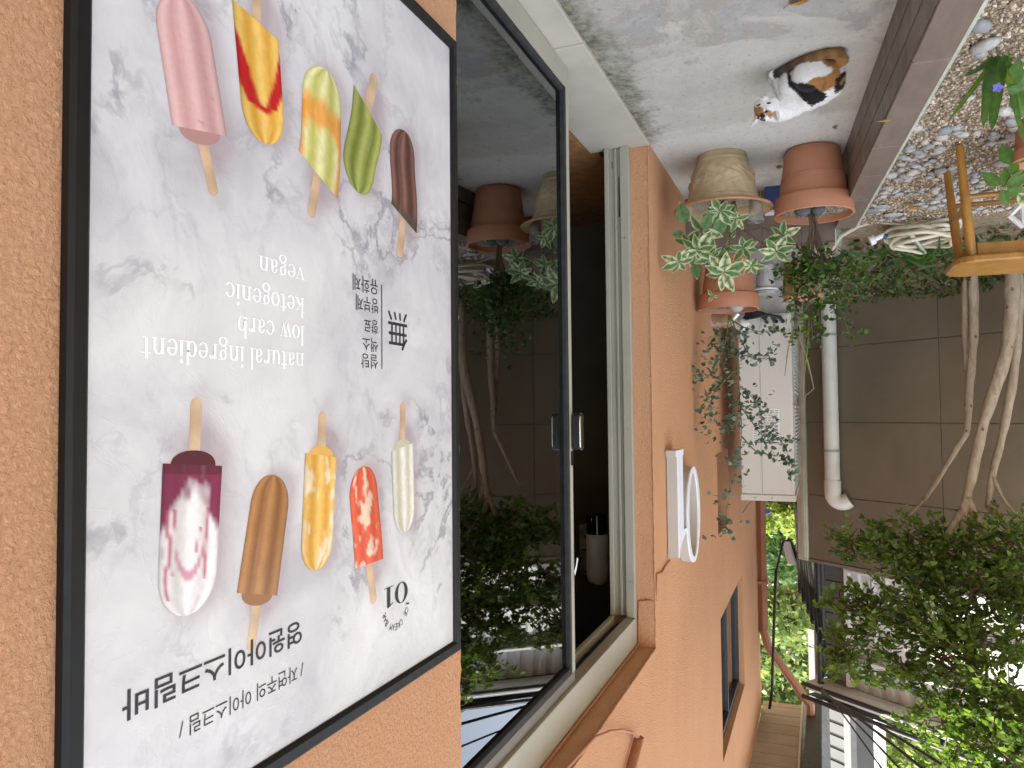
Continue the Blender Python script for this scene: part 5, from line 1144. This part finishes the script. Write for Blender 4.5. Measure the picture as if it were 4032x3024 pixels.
limb(tr, t1, .046, .024); limb(tr, t2, .033, .013); limb(tr, t3, .036, .018); limb(tr, t4, .028, .020)
for pts, r0 in ((((3806,1960,5.35),(3850,2060,5.3),(3930,2200,5.2),(4010,2280,5.15)),.028),(((3800,2000,5.35),(3740,2080,5.25),(3700,2180,5.2),(3660,2290,5.1)),.026),(((3790,2050,5.3),(3820,2180,5.2),(3830,2330,5.1),(3835,2380,5.0)),.026),(((3890,1990,5.45),(3940,2060,5.4),(4000,2110,5.3),(4050,2200,5.2)),.02),(((3700,2180,5.2),(3620,2290,5.1),(3540,2400,5.0)),.014),(((3830,2330,5.1),(3870,2480,4.9),(3890,2700,4.7),(3900,2900,4.6)),.014),(((3835,2300,5.1),(3790,2480,4.95),(3760,2700,4.8),(3720,2950,4.6)),.012),(((3640,1965,5.55),(3560,2050,5.4),(3460,2100,5.3),(3330,2130,5.2)),.010),(((3540,2400,5.),(3440,2480,4.95),(3340,2560,4.9)),.008),(((3905,1870,5.5),(3960,1990,5.4),(4030,2050,5.3)),.014)):
    limb(tr, tp(pts), r0, r0*.35, 'branch', 'bark', 8)
lobes = [((3760,2170,5.2),.36,.26),((3600,2160,5.2),.34,.24),((3450,2130,5.15),.26,.17),((3340,2140,5.1),.16,.14),((3870,2330,5.0),.42,.30),((3650,2400,5.05),.42,.30),((3470,2420,5.0),.30,.24),((3370,2560,4.95),.22,.20),((3980,2150,5.2),.36,.26),((4050,2450,4.9),.42,.35),((3780,2580,4.8),.40,.30),((3560,2600,4.9),.28,.24),((3930,2750,4.6),.38,.30),((3700,2800,4.7),.26,.24),((3300,2620,4.9),.14,.12),((4100,2850,4.4),.36,.30),((3850,2950,4.5),.26,.22),((4020,2990,4.3),.26,.22),((3310,2370,5.0),.14,.11)]
r4 = random.Random(21); LP, LD = [], []; tw = MB()
for (px,py,X), rh, rv in lobes:
    c = at_x(px,py,X); nt = int(50*(rh/.4)**2)+8
    for k in range(nt):
        d = np.array([r4.gauss(0,1) for _ in range(3)]); d /= np.linalg.norm(d); e = c+d*np.array([rh,rh,rv])*r4.uniform(.55,1.12); b = c+d*np.array([rh,rh,rv])*.1+np.array([r4.gauss(0,.05) for _ in range(3)])
        m_ = (b+e)/2+np.array([r4.gauss(0,.03),r4.gauss(0,.03),.04]); e = e-np.array([0,0,.05*r4.random()])
        P = [b*(1-q)**2+m_*2*q*(1-q)+e*q*q for q in np.linspace(0,1,6)]; tw.tube(P, [.0042,.0036,.003,.0025,.002,.0014], 4, False)
        nl = int(10+rh*20)
        for i in range(nl):
            q = .25+.75*(i+.5)/nl; p_ = b*(1-q)**2+m_*2*q*(1-q)+e*q*q; t_ = (e-b); t_ = t_/np.linalg.norm(t_); sd = np.cross(t_, (0,0,1)); sd /= np.linalg.norm(sd)+1e-9
            LP.append(p_+np.array([r4.gauss(0,.006) for _ in range(3)])); LD.append(sd*(1 if i % 2 else -1)+t_*.6+np.array([r4.gauss(0,.3),r4.gauss(0,.3),r4.gauss(-.25,.35)]))
A(tw, 'twig_mass', 'twig', tr)['kind'] = 'stuff'
v, f, c = leaf_cloud(np.array(LP), np.array(LD), .045, [(.12,.20,.034),(.145,.235,.04),(.085,.16,.034),(.18,.265,.04),(.12,.205,.055)], width=.29)
o = npmesh('foliage', v-np.array(tr.location), f, MAT['leaf'], tr, c); o['kind'] = 'stuff'
def far_tree(px, py, D, h, rx, rz, n, size, cols, label, base_z=-.1):
    c = at_d(px,py,D); root = empty('background_tree', (c[0],c[1],base_z), label, 'tree', 'trees beyond the buildings')
    r_ = random.Random(int(px+py)); limb(root, [(c[0],c[1],base_z),(c[0]+.2,c[1]-.1,c[2]*.4),(c[0],c[1]+.1,c[2]*.75),(c[0]-.1,c[1],c[2]+rz*.4)], .20, .06, 'trunk', 'bark', 9)
    lobes_ = []
    for k in range(16):
        d = np.array([r_.gauss(0,1) for _ in range(3)]); d /= np.linalg.norm(d); cc = c+d*np.array([rx,rx,rz])*r_.uniform(.35,.85); lobes_.append((cc, r_.uniform(.28,.5)*rx))
        limb(root, [(c[0],c[1],c[2]-rz*.5), (np.array([c[0],c[1],c[2]-rz*.2])+cc)/2, cc], .05, .015, 'branch', 'bark', 6)
    per = n//16; P = []
    for cc, r0 in lobes_:
        q = rng.normal(0,1,(per,3)); q /= np.linalg.norm(q,axis=1,keepdims=True); P.append(cc+q*r0*rng.uniform(.3,1.,(per,1))**.6*np.array([1,1,.75]))
    P = np.concatenate(P); D_ = rng.normal(0,1,(len(P),3))+np.array([0,0,-.3])
    v, f, c_ = leaf_cloud(P, D_, size, cols, width=.32); o = npmesh('foliage', v-np.array(root.location), f, MAT['leaf_far'], root, c_); o['kind'] = 'stuff'
FG = [(.15,.21,.07),(.19,.25,.085),(.11,.17,.06),(.24,.28,.11)]; DG = [(.035,.075,.025),(.05,.10,.03),(.07,.12,.03)]; YG = [(.22,.29,.06),(.27,.33,.08),(.17,.25,.05)]
far_tree(3060,2080,15,5,1.5,1.0,4200,.13,DG,'dark green tree above the wall end beside the downpipe')
far_tree(3075,2000,12,4,.75,.45,1800,.11,YG,'bright yellow green tree low beside the air conditioner top')
far_tree(3100,2450,19,9,2.4,1.9,6500,.17,FG,'tall light green tree between the orange wall and the grey house')
far_tree(3180,2800,24,12,3.0,2.2,6500,.20,FG,'tall pale tree behind the eave gutter')
far_tree(3000,2650,22,11,2.4,2.0,5000,.18,FG,'light green tree partly hidden behind the orange eave')
far_tree(3600,2960,26,12,3.2,2.0,5500,.21,FG,'pale tree seen past the white house post through the cables')
far_tree(3850,3080,24,12,3.0,2.0,5000,.20,YG,'yellow green tree above the roof behind the garden tree')
bt = empty('blue_tarpaulin', tuple(at_d(3005,2030,11)), 'blue plastic sheet showing between the downpipe and the bright tree', 'tarpaulin')
a, b, c_, d_ = (at_d(x_,y_,11) for x_,y_ in ((2985,2046),(3024,2020),(3020,2002),(2985,1998)))
A(MB().add([a,b,c_,d_,a+BN*.05,b+BN*.05,c_+BN*.05,d_+BN*.05],[(0,1,2,3),(4,7,6,5),(0,4,5,1),(1,5,6,2),(2,6,7,3),(3,7,4,0)]), 'sheet', 'bluep', bt)
# ================================================================ CALICO CAT
def proj(P):
    v = np.asarray(P)-CAM; d = v@_f; return 2016-FPX*(v@_R)/d, 1512+FPX*(v@_U)/d
def ellip(mb, c, r, rot=None, n=18, k=12):
    vs = []
    for i in range(k+1):
        th = PI*i/k
        for j in range(n):
            a = 2*PI*j/n; p = Vector((r[0]*math.sin(th)*math.cos(a), r[1]*math.sin(th)*math.sin(a), r[2]*math.cos(th)))
            if rot: p = rot @ p
            vs.append((c[0]+p.x, c[1]+p.y, c[2]+p.z))
    mb.add(vs, [(i*n+j,(i+1)*n+j,(i+1)*n+(j+1)%n,i*n+(j+1)%n) for i in range(k) for j in range(n)])
def caps(mb, pts, rads):
    pts = [np.array(p) for p in pts]
    for (p, r), (q, s) in zip(list(zip(pts,rads))[:-1], list(zip(pts,rads))[1:]):
        for t_ in np.linspace(0,1,6): ellip(mb, p*(1-t_)+q*t_, [r*(1-t_)+s*t_]*3, None, 12, 8)
cm = MB()
ellip(cm, (2.755,.722,.068), (.060,.054,.066)); ellip(cm, (2.768,.690,.078), (.060,.060,.068)); ellip(cm, (2.780,.655,.086), (.056,.062,.068))
ellip(cm, (2.792,.612,.096), (.049,.058,.066)); ellip(cm, (2.798,.588,.116), (.040,.042,.050))
ellip(cm, (2.716,.670,.056), (.040,.062,.057), Euler((R(-18),0,0)).to_matrix()); ellip(cm, (2.762,.612,.062), (.040,.050,.056)); ellip(cm, (2.80,.69,.05), (.04,.055,.05))       # thighs
caps(cm, [(2.724,.635,.020),(2.732,.605,.013)], [.020,.014])                          # hind foot
caps(cm, [(2.782,.590,.088),(2.778,.566,.050),(2.786,.556,.022),(2.774,.545,.013)], [.030,.021,.016,.0155])     # right fore leg
caps(cm, [(2.815,.590,.085),(2.826,.562,.045),(2.826,.552,.02),(2.818,.540,.013)], [.028,.020,.015,.015])
caps(cm, [(2.798,.585,.128),(2.782,.552,.140),(2.770,.532,.138)], [.041,.037,.036])                            # neck
hd = np.array([2.762,.524,.137])
look = np.array([-.80,-.22,-.42]); look /= np.linalg.norm(look); sidev = np.cross(look,(0,0,1)); sidev /= np.linalg.norm(sidev); hup = np.cross(sidev, look)
Rm = Matrix((tuple(sidev),tuple(look),tuple(hup))).transposed()
ellip(cm, hd, (.0435,.040,.0375), Rm)
H = lambda a,b,c: hd+sidev*a+look*b+hup*c          # head frame: a to the reader's right, b forwards, c up
ellip(cm, H(.022,.014,-.012), (.020,.020,.018), Rm); ellip(cm, H(-.022,.014,-.012), (.020,.020,.018), Rm)   # cheeks
ellip(cm, H(0,.036,-.012), (.0165,.014,.0125), Rm); ellip(cm, H(0,.030,.002), (.009,.014,.012), Rm); ellip(cm, H(0,.036,-.022), (.010,.010,.008), Rm)
ellip(cm, H(0,.012,.024), (.026,.022,.014), Rm)
def ear(sgn, tip):
    b = H(sgn*.027,.000,.024); t_ = H(*tip); u_ = sidev*.017; w_ = look*.007
    for q in np.linspace(0,1,9): ellip(cm, b*(1-q)+t_*q, (.0165*(1-q)+.0022,.0052*(1-q*.6),.006), Rm, 12, 8)
ear(1, (.047,-.012,.066)); ear(-1, (-.052,-.014,.050))
tailp = [(2.712,.765,.030),(2.682,.752,.017),(2.672,.715,.015),(2.682,.672,.015),(2.708,.628,.014),(2.742,.590,.014),(2.766,.562,.016)]
caps(cm, tailp, [.019,.017,.0165,.016,.015,.0145,.012])
tmp = cm.build('cat_tmp', None); rm = tmp.modifiers.new('r','REMESH'); rm.mode = 'VOXEL'; rm.voxel_size = .0030; rm.use_smooth_shade = True
sm_ = tmp.modifiers.new('s','SMOOTH'); sm_.iterations = 7; sm_.factor = .5
dg = bpy.context.evaluated_depsgraph_get(); dg.update(); cme = bpy.data.meshes.new_from_object(tmp.evaluated_get(dg)); bpy.data.objects.remove(tmp)
n = len(cme.vertices); co = np.zeros(n*3); cme.vertices.foreach_get('co', co); co = co.reshape(-1,3); co[:,2] = np.maximum(co[:,2], .0015); cme.vertices.foreach_set('co', co.ravel())
def inpoly(x, y, poly):
    c = np.zeros(len(x), bool); j = len(poly)-1
    for i in range(len(poly)):
        xi, yi = poly[i]; xj, yj = poly[j]; c ^= ((yi > y) != (yj > y)) & (x < (xj-xi)*(y-yi)/(yj-yi+1e-9)+xi); j = i
    return c
def Z(lst): return [(2850+a/3.687, 100+b/3.687) for a,b in lst]
def coat(co):       # the calico pattern, laid on the coat by where each hair root sits on the body
    x, y = proj(co); jn = np.array([mnoise.noise(Vector(p*90)) for p in co]); jm = np.array([mnoise.noise(Vector(p*220+np.array([5,5,5]))) for p in co]); x = x+jn*7+jm*4; y = y+jm*7+jn*4
    C = np.tile(np.array([.83,.815,.785]), (len(co),1)); OR = np.array([.40,.20,.065]); BK = np.array([.018,.015,.014]); BR = np.array([.23,.135,.06])
    tl = np.array(tailp); dt = np.min([np.linalg.norm(co-(tl[i]*(1-q)+tl[i+1]*q),axis=1) for i in range(len(tl)-1) for q in (0,.33,.66,1)],axis=0)
    for poly, col in ((Z([(1420,380),(1560,250),(1800,300),(1830,560),(1640,640),(1500,610),(1410,520)]), OR), (Z([(1190,830),(1330,760),(1480,740),(1640,600),(1700,720),(1600,860),(1500,960),(1380,960),(1300,900)]), OR),
                      (Z([(930,780),(1060,840),(1290,860),(1360,930),(1500,1000),(1480,1060),(1270,1180),(1140,1080),(1050,980),(950,900)]), BK), (Z([(1640,760),(1730,660),(1860,760),(1830,900),(1600,990),(1590,900)]), BK), (Z([(1660,830),(1780,730),(1800,780),(1680,880)]), OR), (Z([(900,640),(960,640),(970,860),(920,850)]), BK),
                      (Z([(430,1180),(560,1190),(600,1290),(520,1330),(430,1290)]), OR), (Z([(620,1240),(690,1235),(700,1340),(650,1350)]), OR), (Z([(530,1270),(600,1290),(590,1390),(520,1410)]), BK), (Z([(600,1215),(650,1215),(620,1300),(595,1300)]), BK), (Z([(470,1300),(520,1290),(510,1350),(470,1350)]), BK)):
        k = inpoly(x, y, poly); C[k] = col
    k = (dt < .0185) & (co[:,2] < .034) & (co[:,0] < 2.785); f_ = np.clip((.72-co[:,1])/.16, 0, 1)[:,None]; band = (.5+.5*np.sin(co[:,1]*160))[:,None]
    C[k] = ((BR*(1-.45*band)+OR*.25)*(1-f_)+np.array([.05,.04,.03])*f_*(.6+.8*(1-band)))[k]
    back = (co[:,0] > 2.80) & (co[:,2] > .06) & (np.abs(jn) > -.9) & (co[:,1] > .63); C[back & (jn > 0)] = OR; C[back & (jn <= -.15)] = BK
    return C*(1+.10*jm[:,None])
CC = coat(co)
a_ = cme.color_attributes.new('tint','FLOAT_COLOR','POINT'); t4 = np.ones((n,4),np.float32); t4[:,:3] = CC; a_.data.foreach_set('color', t4.ravel())
t = NT('cat_fur'); at_ = t.attr(); t.set(color=at_, rough=.85, spec=.15, Sheen_Weight=.15); t.bump(t.noise(260, 4, .7), .5, .004); MAT['fur'] = t.m
cme.materials.clear(); cme.materials.append(MAT['fur'])
cat = bpy.data.objects.new('calico_cat', cme); COL.objects.link(cat)
tag(cat, 'white calico cat with black and orange patches crouching on the concrete path, tail curled round', 'cat')
# short coat
me = cme; no = np.zeros(n*3); me.vertices.foreach_get('normal', no); no = no.reshape(-1,3)
pick = rng.integers(0, n, 26000); P = co[pick]; N = no[pick]; flow = np.array([-.1,.75,-.35]); T = flow-(N@flow)[:,None]*N; T /= np.linalg.norm(T,axis=1,keepdims=True)+1e-9
face = np.linalg.norm(P-hd,axis=1) < .055; Lh = np.where(face,.0035,.0085)*rng.uniform(.6,1.3,len(P)); d = T*.9+N*.42+rng.normal(0,.22,P.shape); S = np.cross(d,N); S /= np.linalg.norm(S,axis=1,keepdims=True)+1e-9
Vf = np.stack([P-S*.0007-N*.0008, P+S*.0007-N*.0008, P+d*Lh[:,None]],1).reshape(-1,3); Vf[:,2] = np.maximum(Vf[:,2], .001)
fur = npmesh('fur', Vf, np.arange(len(Vf)).reshape(-1,3), MAT['fur'], cat, np.repeat(CC[pick]*rng.uniform(.88,1.12,(len(P),1)),3,0)); fur['kind'] = 'stuff'
MAT['pinkskin'] = plain('pink_skin', (.52,.31,.27), .6, var=.1); MAT['eye'] = plain('cat_eye', (.035,.035,.022), .15, var=.2)
for px, py in ((3026,406),(2989,413)):
    r_ = ray(px,py); r_ /= np.linalg.norm(r_)
    ok, loc, nr, fi = cat.ray_cast(Vector(CAM), Vector(r_))
    p_ = np.array(loc) if ok else H(.016,.035,.006)
    e_ = MB(); ellip(e_, p_-r_*.0005, (.0092,.0024,.0036), (Rm.to_3x3() @ Euler((0,R(-14 if px > 3000 else 14),0)).to_matrix()), 14, 8); e_.build('eye', MAT['eye'], cat, smooth=True)
e_ = MB(); ellip(e_, H(0,.0492,-.008), (.0048,.0026,.0030), Rm, 12, 8); e_.build('nose', MAT['pinkskin'], cat, smooth=True)
for sgn, tip in ((1,(.047,-.012,.066)),(-1,(-.052,-.014,.050))):
    b = H(sgn*.027,.0085,.026); t_ = H(*tip)+look*.004; m_ = MB().add([b-sidev*.010, b+sidev*.010, (b+sidev*.004)*.4+t_*.6, t_*.85+b*.15, (b-sidev*.004)*.4+t_*.6], [(0,1,2,3,4)]); m_.build('inner_ear', MAT['pinkskin'], cat)
wk = MB()
for sgn in (-1,1):
    for k in range(4): p_ = H(sgn*.012,.044,-.012-.003*k); wk.tube([p_, p_+sidev*sgn*.025+look*.006+hup*(.006-.004*k), p_+sidev*sgn*.045+hup*(.006-.008*k)], [.0004,.0003,.0002], 4)
wk.build('whiskers', MAT['nozzle'], cat)['kind'] = 'stuff'
